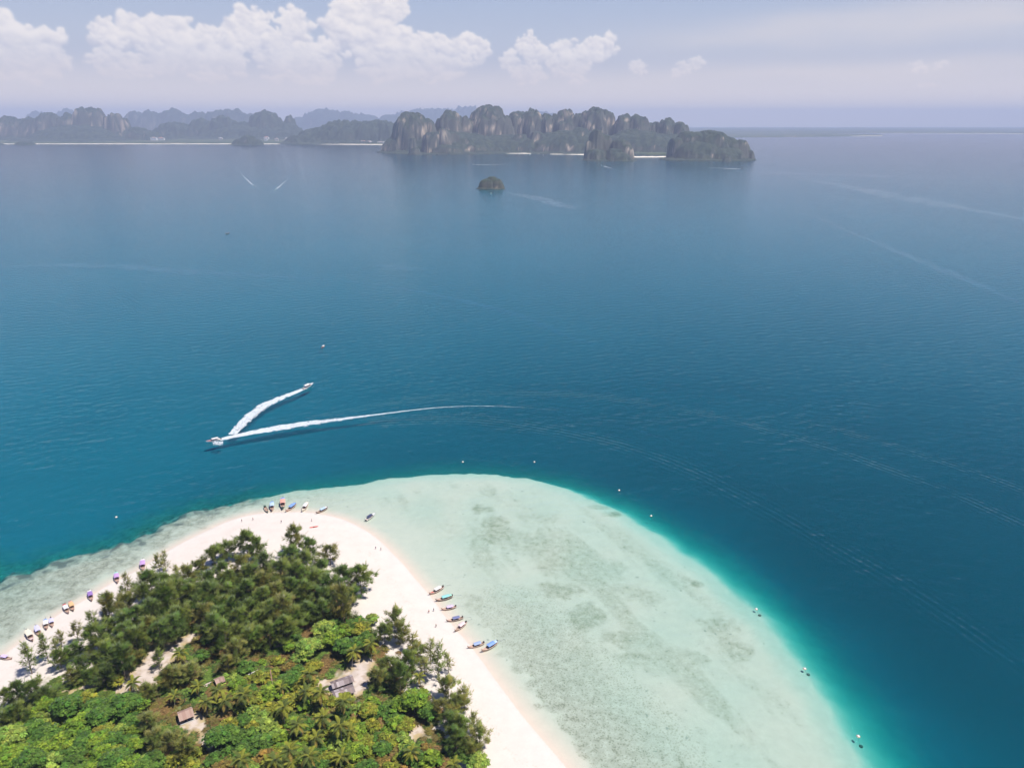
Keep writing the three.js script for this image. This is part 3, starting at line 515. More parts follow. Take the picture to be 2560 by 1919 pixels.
function town(n, x0, dx, y0, dy, name) {
  Array.from({ length: n }, () => [x0 + R3() * dx, y0 + R3() * dy, 5 + R3() * 9, 3 + R3() * 3]).sort((a, b) => a[0] - b[0]).forEach(([x, y, w, h], i) => farHouse(x, y, w, h, i, `small pale building, ${ordinal(i, n)} of the ${name}`, `buildings of the ${name}`));
}
town(14, 655, 95, 340, 13, 'shore town right of the wooded islet');
town(22, 822, 150, 342, 12, 'town at the foot of the dark hill');
// ---------------------------------------------------------------- trees
const leafM = (r, g, b, t = 0.32) => new THREE.MeshPhysicalMaterial({ color: new THREE.Color().setRGB(r, g, b), vertexColors: true, roughness: 0.85, specularIntensity: 0.3, transmission: t, thickness: 0, side: THREE.DoubleSide });
const barkM = std(0.17, 0.135, 0.105, 0.95), paleBark = std(0.30, 0.26, 0.22, 0.95);
class Leaves {                                            // a soup of small leaf faces with a tone each
  constructor() { this.p = []; this.c = []; this.n = []; }
  tri(a, b, c, n, k) { this.p.push(...a, ...b, ...c); for (let i = 0; i < 3; i++) { this.n.push(...n); this.c.push(...k); } }
  blade(o, d, w, n, k) {                                  // narrow spray from o along d
    const s = [d[1] * n[2] - d[2] * n[1], d[2] * n[0] - d[0] * n[2], d[0] * n[1] - d[1] * n[0]], l = Math.hypot(...s) || 1, q = w / 2 / l;
    this.tri([o[0] - s[0] * q, o[1] - s[1] * q, o[2] - s[2] * q], [o[0] + s[0] * q, o[1] + s[1] * q, o[2] + s[2] * q], [o[0] + d[0], o[1] + d[1], o[2] + d[2]], n, k);
  }
  leaf(o, d, s, w, n, k) {                                // a broad leaf: two faces
    const a = [o[0] + d[0] * 0.5 - s[0] * w, o[1] + d[1] * 0.5 - s[1] * w, o[2] + d[2] * 0.5 - s[2] * w], b = [o[0] + d[0] * 0.5 + s[0] * w, o[1] + d[1] * 0.5 + s[1] * w, o[2] + d[2] * 0.5 + s[2] * w], e = [o[0] + d[0], o[1] + d[1], o[2] + d[2]];
    this.tri(o, b, a, n, k); this.tri(a, b, e, n, k);
  }
  build() { const g = new THREE.BufferGeometry(); g.setAttribute('position', new THREE.Float32BufferAttribute(this.p, 3)); g.setAttribute('normal', new THREE.Float32BufferAttribute(this.n, 3)); g.setAttribute('color', new THREE.Float32BufferAttribute(this.c, 3)); return g; }
}
const unit = (R) => { const z = R() * 2 - 1, a = R() * 6.283, r = Math.sqrt(1 - z * z); return [r * Math.cos(a), z, r * Math.sin(a)]; };
const norm = (v) => { const l = Math.hypot(...v) || 1; return [v[0] / l, v[1] / l, v[2] / l]; };
function limb(a, b, ra, rb, seg = 5) {                    // tapered limb between two points
  const A = new THREE.Vector3(...a), B = new THREE.Vector3(...b), L = A.distanceTo(B), g = new THREE.CylinderGeometry(rb, ra, L, seg, 1, true);
  g.translate(0, L / 2, 0); g.applyQuaternion(new THREE.Quaternion().setFromUnitVectors(new THREE.Vector3(0, 1, 0), B.sub(A).normalize())); g.translate(...a);
  return g;
}
const merge = (list) => mergeGeometries(list.map((g) => { const q = g.index ? g.toNonIndexed() : g; for (const k of Object.keys(q.attributes)) if (!['position', 'normal', 'uv'].includes(k)) q.deleteAttribute(k); return q; }), false);

function casuarina(seed, H, spread, arms, needles, sparse = 0) {   // feathery tree: upswept arms hung with plumes of thin sprays
  const R = rng(seed), L = new Leaves(), wood = [], lean = [(R() - 0.5) * 0.16 * H, (R() - 0.5) * 0.16 * H];
  const axis = (u) => [lean[0] * u * u, H * u, lean[1] * u * u];
  for (let i = 0; i < 4; i++) wood.push(limb(axis(i / 4), axis((i + 1) / 4), 0.26 * (1 - i / 4.4), 0.26 * (1 - (i + 1) / 4.4), 6));
  const plume = (c, out, r, m, base, tone) => {
    for (let k = 0; k < m; k++) {
      const d = unit(R), q = 0.2 + 0.8 * R(), s = [c[0] + d[0] * r * q, c[1] + d[1] * r * q * 0.9, c[2] + d[2] * r * q];
      const dir = norm([out[0] * 0.9 + d[0] * 0.9, out[1] * 0.6 + d[1] * 0.6, out[2] * 0.9 + d[2] * 0.9]), len = 0.8 + R() * 1.0, t = tone * (0.72 + R() * 0.56);
      L.blade(s, [dir[0] * len, dir[1] * len, dir[2] * len], 0.17 + R() * 0.1, norm([d[0] * 0.8, d[1] * 0.5 + 0.8, d[2] * 0.8]), [base[0] * t, base[1] * t, base[2] * t]);
    }
  };
  for (let i = 0; i < arms; i++) {
    const u = 0.1 + 0.86 * (i + R()) / arms, az = i * 2.4 + R() * 1.4, reach = spread * (sparse ? 1.05 - u * 0.75 : Math.sin(Math.PI * Math.min(0.95, 0.28 + u * 0.66))) * (0.55 + 0.6 * R()), rise = 0.35 + R() * 0.45;
    const o = axis(u * 0.9), tip = [o[0] + Math.cos(az) * reach, o[1] + reach * rise + 0.6, o[2] + Math.sin(az) * reach], out = norm([Math.cos(az), rise + 0.45, Math.sin(az)]);
    wood.push(limb(o, tip, 0.09, 0.02, 4));
    const base = mixc([0.82, 1.02, 0.7], [1.25, 1.08, 0.9], R()), tone = 0.72 + R() * 0.5, np = sparse ? 2 : 4;
    for (let j = 0; j < np; j++) {
      const t = sparse ? 0.45 + 0.55 * (j + R() * 0.6) / np : 0.35 + 0.65 * (j + R() * 0.7) / np, e = unit(R), w = reach * 0.18;
      plume([mix(o[0], tip[0], t) + e[0] * w, mix(o[1], tip[1], t) + e[1] * w * 0.6 + 0.2, mix(o[2], tip[2], t) + e[2] * w], out, (0.75 + R() * 0.6) * (sparse ? 0.7 : 1), Math.round(needles * (0.7 + R() * 0.6)), base, tone * (0.85 + R() * 0.3));
    }
    for (let j = 0; j < 12; j++) { const e = unit(R), q = norm([out[0] + e[0] * 0.5, out[1] + e[1] * 0.4, out[2] + e[2] * 0.5]), s = j * 0.14; L.blade([tip[0] + out[0] * s, tip[1] + out[1] * s, tip[2] + out[2] * s], [q[0] * 1.2, q[1] * 1.2, q[2] * 1.2], 0.13, norm([e[0], 1, e[2]]), [1.15, 1.15, 0.8]); }
  }
  plume(axis(0.97), [0, 1, 0], 0.8, needles, [1, 1.02, 0.75], 1);
  return { trunk: merge(wood), crown: L.build() };
}
function broadleaf(seed, H, rx, ry, lumps, leaves, size) {           // rounded tree of layered leaf clumps
  const R = rng(seed), L = new Leaves(), wood = [limb([0, 0, 0], [0.2, H * 0.55, 0.1], 0.24, 0.15, 6)];
  for (let i = 0; i < lumps; i++) {
    const d = unit(R); if (d[1] < -0.35) d[1] = -d[1] * 0.6;
    const q = 0.45 + 0.55 * Math.sqrt(R()), c = [d[0] * rx * q, H - ry * 0.9 + d[1] * ry * q, d[2] * rx * q], r = (0.75 + R() * 0.7) * rx / 4;
    if (i % 3 === 0) wood.push(limb([0.1, H * 0.45, 0.05], c, 0.1, 0.03, 4));
    const tone = 0.6 + R() * 0.75, base = mixc([0.8, 1.0, 0.8], [1.3, 1.1, 0.9], R());
    for (let k = 0; k < leaves; k++) {
      const e = unit(R); e[1] = Math.abs(e[1]) * 0.9 - 0.15;
      const o = [c[0] + e[0] * r, c[1] + e[1] * r * 0.75, c[2] + e[2] * r], n = norm([e[0] + (R() - 0.5) * 0.8, e[1] + 0.9, e[2] + (R() - 0.5) * 0.8]);
      const a = R() * 6.283, dd = norm([Math.cos(a) - n[0] * 0.4, -0.25, Math.sin(a) - n[2] * 0.4]), s = norm([dd[1] * n[2] - dd[2] * n[1], dd[2] * n[0] - dd[0] * n[2], dd[0] * n[1] - dd[1] * n[0]]), z = size * (0.7 + R() * 0.6), t = tone * (0.6 + R() * 0.8);
      L.leaf(o, [dd[0] * z, dd[1] * z, dd[2] * z], s, z * 0.33, n, [base[0] * t, base[1] * t, base[2] * t]);
    }
  }
  return { trunk: merge(wood), crown: L.build() };
}
const casM = [leafM(0.165, 0.215, 0.042, 0.45), leafM(0.205, 0.21, 0.052, 0.45), leafM(0.13, 0.19, 0.042, 0.45), leafM(0.25, 0.265, 0.08, 0.45)];
const casG = [casuarina(101, 16, 6.4, 19, 58), casuarina(102, 18, 6.8, 21, 58), casuarina(103, 14, 6.2, 18, 58), casuarina(104, 17, 5.8, 19, 58), casuarina(105, 15, 7.0, 19, 58), casuarina(106, 16.5, 6.6, 17, 62), casuarina(107, 13.5, 6.6, 17, 60)];
const wispG = [casuarina(111, 14, 4.0, 17, 24, 1), casuarina(112, 12, 4.4, 16, 26, 1), casuarina(113, 15, 4.2, 18, 24, 1)];
const broM = [leafM(0.185, 0.28, 0.03, 0.42), leafM(0.10, 0.19, 0.03, 0.42), leafM(0.26, 0.35, 0.07, 0.44), leafM(0.25, 0.26, 0.035, 0.4), leafM(0.25, 0.17, 0.045, 0.38)];
const broG = [broadleaf(201, 9, 4.4, 3.2, 46, 46, 0.95), broadleaf(202, 8, 3.8, 3.0, 42, 46, 0.9), broadleaf(203, 10, 4.8, 3.6, 52, 46, 1.0), broadleaf(204, 7, 4.0, 2.6, 40, 46, 1.1)];
const bushG = [broadleaf(211, 3.4, 2.8, 2.2, 26, 40, 0.75), broadleaf(212, 2.8, 2.3, 1.9, 22, 40, 0.7), broadleaf(213, 4.2, 3.2, 2.6, 30, 40, 0.8)];

const protos = new Map();
function tree(name, category, g, m, px, py, hc, s, turn, label, group) {   // px, py: where the middle of the crown is seen; hc: how high that is above the ground
  let [x, , z] = P(px, py, 2 + hc * s);
  const key = name + casG.indexOf(g) + '/' + wispG.indexOf(g) + '/' + broG.indexOf(g) + '/' + bushG.indexOf(g) + m.uuid;
  let t = protos.get(key);
  if (!t) {
    t = new THREE.Group();
    put(mesh(g.trunk, barkM), 'trunk', {}, t);
    const c = mesh(g.crown, m); put(c, 'crown', {}, t);
    protos.set(key, t);
  }
  const o = t.clone();
  o.position.set(x, Math.max(0.3, groundH(x, z)) - 0.1, z); o.rotation.y = turn; o.scale.set(s, s * (category === 'tree' ? 0.84 + 0.36 * n3(px / 17, py / 17, 9) ** 2 * 3 : 1), s);
  o.userData = {};
  return put(o, name, { label, category, ...(group ? { group } : {}) });
}
const inPoly = (poly) => (x, y) => inside(x, y, poly);
function scatter(poly, gap, seed, tries = 4000) {          // spread points over an outline in the photograph
  const R = rng(seed), out = [], f = inPoly(poly), xs = poly.map((p) => p[0]), ys = poly.map((p) => p[1]), x0 = Math.min(...xs), x1 = Math.max(...xs), y0 = Math.min(...ys), y1 = Math.max(...ys);
  for (let i = 0; i < tries; i++) { const x = mix(x0, x1, R()), y = mix(y0, y1, R()); if (!f(x, y)) continue; if (out.every((q) => Math.hypot(q[0] - x, (q[1] - y) * 1.15) > gap * (0.85 + 0.3 * R()))) out.push([x, y]); }
  return out.sort((a, b) => a[1] - b[1]);
}
const RT = rng(3030);
function rows(pts, h) {                                   // in rows from the far side to the near one, each counted from the left
  const y0 = Math.min(...pts.map((p) => p[1])), by = new Map();
  pts.forEach((p) => { const r = Math.floor((p[1] - y0) / h); if (!by.has(r)) by.set(r, []); by.get(r).push(p); });
  const names = ['first', 'second', 'third', 'fourth', 'fifth', 'sixth', 'seventh', 'eighth', 'ninth', 'tenth', 'eleventh'];
  return [...by.keys()].sort((a, b) => a - b).flatMap((r, k) => by.get(r).sort((a, b) => a[0] - b[0]).map((p, i, l) => [...p, names[k], ordinal(i, l.length)]));
}
// the dense stand on the tip of the island
const stand = [[222, 1590], [255, 1545], [300, 1505], [345, 1485], [385, 1450], [410, 1440], [470, 1440], [500, 1400], [525, 1372], [560, 1362], [600, 1358], [640, 1352], [668, 1372], [695, 1392], [712, 1370], [740, 1348], [785, 1342], [815, 1362], [838, 1388], [850, 1420], [862, 1432], [900, 1440], [912, 1462], [905, 1495], [890, 1520], [840, 1528], [800, 1530], [760, 1535], [735, 1560], [700, 1582], [668, 1600], [620, 1606], [580, 1596], [540, 1580], [505, 1560], [470, 1552], [440, 1562], [400, 1585], [370, 1590], [345, 1622], [300, 1660], [262, 1655], [235, 1630]];
const standW = (x, y) => y < 1410 ? 'on the seaward edge of' : x < 360 ? 'on the left flank of' : x > 800 ? 'on the right flank of' : y > 1540 ? 'along the inland edge of' : 'in the middle of';
rows(scatter(stand, 35, 61), 36).forEach(([x, y, row, nth], i) => {
  const k = Math.floor(RT() * 7), m = casM[[0, 0, 1, 2, 2, 0, 1][Math.floor(RT() * 7)]], w = standW(x, y);
  tree('casuarina_tree', 'tree', casG[k], m, x, y, 9, 0.78 + RT() * 0.34, RT() * 6.28, `${m === casM[1] ? 'brownish' : m === casM[2] ? 'dark green' : 'olive'} casuarina of the tip stand, ${row} row from the sea, ${nth}`, `casuarinas ${w} the island tip stand`);
});
// single casuarinas along the beaches
const Wp = 'thin wispy casuarina', Fu = 'full feathery casuarina';
[[305, 1486, 1, 0, 0.8, `${Wp} on the left beach above the pink-roofed boats`], [355, 1440, 1, 3, 0.95, 'light yellow-green wispy casuarina standing out of the stand over the left beach'], [395, 1412, 1, 3, 0.9, 'pale wispy casuarina beside a gap of sand at the upper left of the stand'], [410, 1402, 1, 1, 0.8, 'thin dark-stemmed casuarina at the very upper left of the stand'], [440, 1428, 1, 3, 0.8, `${Wp} in the sandy gap at the upper left of the stand`],
  [320, 1478, 1, 1, 0.8, `${Wp} on sand at the end of the left beach trees`], [268, 1508, 1, 1, 0.9, `${Wp} leaning over the sand above the left row of trees`], [228, 1545, 1, 0, 0.9, `${Wp} at the top of the left beach trees, by the violet boat`], [190, 1580, 1, 1, 0.85, 'lone slender casuarina on the sand below the striped boat'], [187, 1620, 0, 2, 0.62, `${Fu} standing under the slender lone one on the left beach`], [148, 1592, 1, 1, 0.7, `${Wp} on the sand between the moored boats and the scrub`], [112, 1620, 1, 0, 0.95, 'slim upright casuarina on the sand right of the cream-roofed boat'], [140, 1618, 1, 3, 0.7, `${Wp} between the two slim trees of the left beach`], [70, 1650, 1, 0, 1.0, 'bushy open casuarina on the sand below the cream-roofed boat'], [150, 1655, 0, 0, 0.55, `${Fu} behind the slim upright tree on the left beach`], [165, 1640, 0, 2, 0.6, `dark ${Fu} on the left beach next to the slender lone tree`],
  [85, 1715, 0, 0, 0.8, 'large round casuarina nearest the left bottom of the beach'], [55, 1735, 0, 2, 0.7, `${Fu} leaning left at the edge of the left beach`], [118, 1740, 0, 2, 0.7, `${Fu} just inland of the large round one`], [20, 1745, 0, 0, 0.7, `${Fu} by the left edge of the view, upper one`], [12, 1790, 0, 2, 0.85, `dark ${Fu} cut by the left edge of the view`], [45, 1795, 0, 0, 0.75, `${Fu} over the green jungle at the left edge`], [175, 1690, 0, 3, 0.6, 'grey-green dry casuarina on sand inland of the left beach'], [230, 1680, 0, 0, 0.75, `${Fu} behind the left beach, left of the sandy clearing`], [205, 1665, 0, 2, 0.7, `dark ${Fu} left of the sandy clearing, nearer the beach`], [262, 1690, 0, 2, 0.7, `dark ${Fu} directly left of the sandy clearing`],
  [395, 1650, 1, 0, 0.75, 'young narrow casuarina growing in the sandy clearing'], [445, 1680, 0, 3, 0.75, 'grey-green broad casuarina below the sandy clearing'], [480, 1678, 0, 3, 0.75, 'grey-green broad casuarina right of the one below the clearing'], [420, 1700, 0, 1, 0.65, 'grey-green casuarina with bare twigs above the small hut'], [368, 1728, 0, 1, 0.7, 'drooping grey-green casuarina left of the small hut, upper one'], [372, 1800, 0, 3, 0.75, 'drooping grey-green casuarina left of the small hut, lower one'], [424, 1850, 0, 3, 0.7, 'grey-green casuarina just below the small hut'], [462, 1868, 0, 1, 0.7, 'grey-green casuarina with hanging branches below the tan grass'], [390, 1850, 0, 3, 0.7, 'grey-green casuarina farthest down left of the sand patch'], [590, 1630, 0, 3, 0.72, 'pale olive casuarina alone at the inland foot of the stand'], [570, 1660, 0, 1, 0.65, 'pale olive casuarina beside the slatted deck'],
  [985, 1545, 0, 3, 0.8, 'sunlit yellow-olive casuarina at the top of the right beach trees'], [1005, 1575, 0, 1, 0.8, 'yellow-olive casuarina second from the top of the right beach trees'], [960, 1580, 0, 0, 0.75, 'olive casuarina behind the sunlit one of the right beach'], [1030, 1600, 1, 1, 1.0, `${Wp} on the right beach level with the pale pink boat`], [1045, 1625, 0, 3, 0.65, 'open olive casuarina with a bare fork on the right beach'], [1075, 1625, 1, 3, 0.95, `pale ${Wp} on the right sand, outermost of the upper group`], [1060, 1660, 1, 3, 0.8, `${Wp} with bare twigs low on the right beach`], [1095, 1670, 1, 0, 0.95, 'slender casuarina with a long branch reaching over the right sand'], [1120, 1655, 1, 3, 0.7, 'leaning thin casuarina reaching farthest over the right sand'], [975, 1660, 0, 0, 0.85, 'dark olive casuarina right of the twin huts'], [1000, 1700, 0, 2, 0.75, 'dark casuarina behind the right beach, right of the fallen log'], [945, 1690, 0, 3, 0.7, 'brownish casuarina over the fallen log'], [1020, 1660, 0, 0, 0.7, 'olive casuarina in the middle of the right beach trees'],
  [1120, 1720, 0, 3, 0.7, 'grey-olive casuarina on the right beach, level with the twin huts'], [1145, 1745, 0, 1, 0.75, 'grey-olive casuarina with two stems over the right sand'], [1160, 1735, 1, 3, 0.9, `${Wp} leaning out below the twin-stem tree of the right beach`], [1110, 1765, 0, 1, 0.75, 'grey-olive casuarina behind the twin-stem tree'], [1150, 1820, 0, 0, 0.8, 'olive casuarina low on the right beach, near the lower edge'], [1185, 1812, 1, 3, 0.7, 'small lone casuarina standing out on the right sand'], [1200, 1845, 0, 3, 0.72, 'light olive casuarina nearest the lower right end of the trees'], [1140, 1850, 0, 2, 0.75, 'dark casuarina behind the lowest trees of the right beach'], [1180, 1870, 0, 1, 0.7, 'light olive casuarina at the lower right corner of the wood'], [1130, 1800, 0, 2, 0.7, 'dark casuarina in the deep shade of the right beach trees']].forEach(([x, y, w, m, s, label], i) => tree('casuarina_tree', 'tree', w ? wispG[i % 3] : casG[i % 7], casM[m], x, y, w ? 7 : 9, s, RT() * 6.28, label));
// broadleaved trees
[[705, 1570, 1, 2, 0.9, 'mid green round tree at the inland right end of the stand'], [735, 1600, 1, 1, 0.8, 'dark green tree just below the right palm of the stand'], [808, 1575, 0, 2, 1, 'mid green leafy tree behind the crescent of the right beach'], [835, 1560, 3, 1, 0.9, 'dark leafy tree between the stand and the right beach'], [862, 1580, 1, 0, 0.8, 'pale green small tree by the bare ground inland of the right beach'], [890, 1560, 2, 1, 0.8, 'dark green tree at the lower right foot of the stand'], [930, 1545, 1, 2, 0.7, 'light green small tree on the sand edge right of the stand'], [905, 1575, 0, 3, 0.9, 'olive leafy tree inland of the right beach corner'], [860, 1620, 3, 1, 0.9, 'leafy tree behind the palm above the twin huts'], [830, 1600, 0, 0, 0.9, 'yellow-green tree left of the tall palms above the twin huts'], [770, 1625, 2, 2, 0.95, 'brightest large light green tree in the middle of the wood'], [795, 1610, 1, 2, 0.8, 'light green tree joined to the right of the brightest one'], [750, 1640, 3, 2, 0.8, 'light green tree joined to the left of the brightest one'], [786, 1665, 0, 3, 0.7, 'yellow-olive tree just below the brightest tree'], [725, 1615, 1, 0, 0.7, 'small bright tree at the foot of the dark stand'], [890, 1605, 3, 1, 0.9, 'dark green tree behind the palm nearest the right beach'], [920, 1600, 0, 1, 0.8, 'dark green tree between the two palms and the beach trees'], [725, 1700, 2, 1, 0.75, 'dark bluish green round tree left of the twin huts'], [745, 1680, 0, 1, 0.6, 'dark green tree above the round bluish one'],
  [1035, 1760, 2, 0, 0.9, 'vivid green tree below the fallen log, right of the twin huts'], [1000, 1765, 0, 0, 0.8, 'vivid green tree left of its larger neighbour by the right beach'], [1055, 1735, 1, 0, 0.7, 'small vivid green tree pushed up among the right beach casuarinas'], [1070, 1780, 0, 1, 0.8, 'mid green tree right of the vivid one near the right beach'], [1160, 1890, 1, 1, 0.8, 'dark green tree at the bottom right of the wood'], [1195, 1905, 0, 2, 0.8, 'pale green tree at the lower right corner against the sand'], [990, 1800, 3, 0, 0.7, 'yellow-green tree below the vivid pair'], [890, 1880, 0, 0, 0.8, 'vivid green tree at the bottom between the palms'], [870, 1865, 1, 0, 0.6, 'small bright green tree above the vivid one at the bottom'], [855, 1780, 3, 1, 0.7, 'dark green tree under the palms left of the twin huts'], [920, 1780, 2, 3, 0.65, 'olive green spreading tree below the twin huts'], [545, 1850, 2, 1, 0.85, 'dark green round tree right of the bare sand patch'], [575, 1835, 0, 1, 0.7, 'dark green tree joined to the round one by the sand patch'], [380, 1900, 1, 1, 0.9, 'dark green tree with bare branch in front at the bottom'], [955, 1870, 3, 1, 0.7, 'dark green shrubby tree at the bottom right of the palms'], [1025, 1890, 3, 1, 0.75, 'dark green tree at the bottom, left of the sandy path'], [505, 1640, 1, 1, 0.7, 'dark leafy tree beside the palm of the sandy clearing'], [520, 1600, 0, 1, 0.6, 'dark leafy tree in the shade under the stand'], [290, 1700, 1, 3, 0.7, 'green and rust leafy tree left below the sandy clearing'], [345, 1765, 0, 0, 0.8, 'vivid green tree below the palm of the clearing'], [300, 1655, 2, 1, 0.7, 'dark green tree at the left corner of the sandy clearing']].forEach(([x, y, g, m, s, label]) => tree('broadleaf_tree', 'tree', broG[g], broM[m], x, y, 5, s, RT() * 6.28, label));
const jungle = [[-15, 1835], [60, 1800], [110, 1772], [170, 1748], [225, 1738], [280, 1752], [325, 1770], [345, 1800], [340, 1840], [355, 1880], [372, 1925], [-15, 1925]];
rows(scatter(jungle, 30, 77), 34).forEach(([x, y, row, nth]) => {
  const c = [0, 1, 1, 2, 3, 0, 1][Math.floor(RT() * 7)], w = y < 1800 ? 'upper' : x < 130 ? 'left' : x > 250 ? 'right' : 'lower', k = ['vivid green', 'deep green', 'light green', 'yellow-green'][c];
  tree('broadleaf_tree', 'tree', broG[Math.floor(RT() * 4)], broM[c], x, y, 5, 0.6 + RT() * 0.4, RT() * 6.28, `${k} tree of the bottom left jungle, ${row} row down, ${nth}`, `${k} trees of the ${w} jungle`);
});
// scrub: rounded bushes that stand out of the undergrowth
const scrub = [[560, 1690], [640, 1650], [720, 1650], [770, 1690], [800, 1740], [960, 1760], [1010, 1790], [1080, 1870], [1100, 1925], [380, 1925], [470, 1870], [560, 1810], [600, 1760]];
const bushTone = ['green', 'dark green', 'pale green', 'olive', 'rusty brown'];
rows(scatter(scrub, 30, 99), 36).forEach(([x, y, row, nth]) => {
  const [gx, , gz] = P(x, y, 2); if (sClear(gx, gz) > -1) return;
  const c = [0, 1, 3, 3, 4, 1, 2, 0, 3][Math.floor(RT() * 9)], w = y < 1740 ? 'upper' : x < 640 ? 'left' : x > 860 ? 'right' : 'lower';
  tree('shrub', 'shrub', bushG[Math.floor(RT() * 3)], broM[c], x, y, 2, 0.75 + RT() * 0.6, RT() * 6.28, `rounded ${bushTone[c]} bush among the palms, ${row} row down, ${nth}`, `${bushTone[c]} bushes of the ${w} scrub`);
});
// coconut palms
const frondG = [0, 1, 2].map((v) => {                     // one frond along +x, drooping, with two combs of leaflets
  const R = rng(400 + v), L = new Leaves(), len = 4.4 + v * 0.25, arc = [0.35, 0.62, 0.15][v], n = 17, at = (t) => [len * t * (1 - 0.16 * t * t), len * (arc * t - (arc + 0.42) * t * t), 0];
  for (let i = 0; i < n; i++) {
    const t = 0.1 + 0.9 * i / n, a = at(t), w = 0.95 * Math.sin(Math.PI * Math.min(0.97, t * 0.85 + 0.18)), q = 0.75 + R() * 0.5;
    for (const s of [-1, 1]) L.blade(a, [w * 0.55, -w * (0.34 + R() * 0.2), s * w], 0.34, norm([0.1, 1, s * 0.35]), [q, q, q]);
  }
  for (let i = 0; i < 8; i++) { const a = at(i / 8), b = at((i + 1) / 8); L.blade(a, [b[0] - a[0], b[1] - a[1], 0], 0.13, [0, 1, 0], [1.5, 1.35, 1.1]); }
  return L.build();
});
const frondM = [leafM(0.27, 0.28, 0.035, 0.4), leafM(0.13, 0.165, 0.035, 0.4), leafM(0.30, 0.23, 0.05, 0.35)];
function palmTrunk(h, lean, seed) { const pts = [], R = rng(seed), a = R() * 6.28; for (let i = 0; i <= 5; i++) { const t = i / 5; pts.push(new THREE.Vector3(Math.cos(a) * lean * t * t, h * t, Math.sin(a) * lean * t * t)); } const c = new THREE.CatmullRomCurve3(pts), g = new THREE.TubeGeometry(c, 8, 0.17, 6, false); return { g, top: pts[5] }; }
const palmP = [0, 1, 2, 3].map((k) => {
  const R = rng(500 + k), t = new THREE.Group(), tr = palmTrunk(7 + k * 1.2, 0.8 + k * 0.5, 510 + k), n = 17 + k;
  put(mesh(tr.g, paleBark), 'trunk', {}, t);
  for (let i = 0; i < n; i++) {
    const up = i / n, f = mesh(frondG[up > 0.75 ? 1 : up > 0.4 ? 0 : 2], frondM[up < 0.16 ? 2 : R() < 0.55 ? 0 : 1]);
    f.position.copy(tr.top); f.rotation.set(0, i * 2.399 + R() * 0.4, mix(-0.5, 1.0, up) + (R() - 0.5) * 0.2, 'YXZ'); f.scale.setScalar(0.85 + R() * 0.25);
    put(f, 'frond', {}, t);
  }
  const nut = new THREE.IcosahedronGeometry(0.17, 1), nuts = [];
  for (let i = 0; i < 7; i++) { const q = nut.clone(); q.translate(tr.top.x + Math.cos(i * 0.9) * 0.3, tr.top.y - 0.3 - 0.1 * (i % 2), tr.top.z + Math.sin(i * 0.9) * 0.3); nuts.push(q); }
  put(mesh(mergeGeometries(nuts), std(0.16, 0.17, 0.04, 0.6)), 'coconuts', { kind: 'stuff' }, t);
  return t;
});
[[330, 1706, 0, 0.95, 'coconut palm standing alone at the lower end of the sandy clearing'], [455, 1633, 1, 0.9, 'coconut palm at the right edge of the sandy clearing'], [493, 1718, 0, 0.85, 'coconut palm left of the slatted deck'], [552, 1722, 1, 1.0, 'coconut palm right below the slatted deck, the upper of a pair'], [560, 1750, 0, 1.0, 'coconut palm right below the slatted deck, the lower of a pair'], [512, 1750, 1, 0.9, 'coconut palm just right of the small hut'], [432, 1742, 0, 0.75, 'low yellowish palm above the small hut'], [622, 1732, 2, 1.05, 'bold coconut palm left of the bare dead trunk'],
  [772, 1524, 1, 0.95, 'coconut palm with dry hanging fronds under the inland edge of the stand'], [896, 1558, 0, 0.8, 'small palm in the green trees by the right beach corner'], [852, 1528, 0, 0.8, 'dark palm at the foot of the stand beside the bare ground'], [877, 1630, 1, 1.0, 'yellow-green coconut palm above the twin huts, left of the pair'], [926, 1614, 1, 1.0, 'coconut palm above the twin huts, right of the pair'], [768, 1680, 2, 0.95, 'palm with long arching fronds left above the twin huts'], [767, 1722, 1, 1.0, 'coconut palm left of the twin huts'], [802, 1742, 3, 1.0, 'tall coconut palm at the lower left corner of the twin huts'], [848, 1746, 3, 1.0, 'tall coconut palm in front of the lower hut roof'], [700, 1720, 0, 0.7, 'small drooping palm right of the dead trunk'], [706, 1774, 1, 1.0, 'spread palm below the mossy dead trunk'], [752, 1806, 1, 1.0, 'yellow coconut palm in the middle of the scrub'], [800, 1790, 2, 0.95, 'ragged palm with a bare stem below the tall one by the huts'], [852, 1822, 2, 1.05, 'coconut palm in the scrub, left of the dark bushes'], [880, 1830, 0, 0.9, 'palm with drooping tips right beside the one left of the dark bushes'], [788, 1842, 0, 0.9, 'dark palm half sunk in the scrub'], [728, 1865, 2, 1.0, 'dark-crowned palm with spread fronds at the bottom of the scrub'], [786, 1886, 2, 1.05, 'star-shaped palm at the bottom middle'], [682, 1895, 1, 1.0, 'palm at the bottom left of the star-shaped one'], [615, 1892, 2, 1.05, 'coconut palm at the bottom, right of the bare sand patch'], [728, 1912, 0, 0.9, 'palm cut by the bottom edge of the view'], [1020, 1880, 1, 0.9, 'palm with a white stem near the bottom right'], [848, 1895, 0, 0.9, 'small palm beside a white stem at the bottom'], [1050, 1690, 0, 0.75, 'dark palm crown behind the right beach, level with the twin huts'], [1135, 1908, 0, 0.85, 'palm with curved dry leaf at the bottom right of the wood'], [665, 1905, 0, 0.8, 'low palm at the bottom edge, left of the others']].forEach(([x, y, k, s, label]) => {
  const h = 7 + k * 1.2, [px, , pz] = P(x, y, 2 + h * s), o = palmP[k].clone();
  o.position.set(px, Math.max(0.5, groundH(px, pz)) - 0.1, pz); o.rotation.y = RT() * 6.28; o.scale.setScalar(s); o.userData = {};
  put(o, 'coconut_palm', { label, category: 'palm' });
});
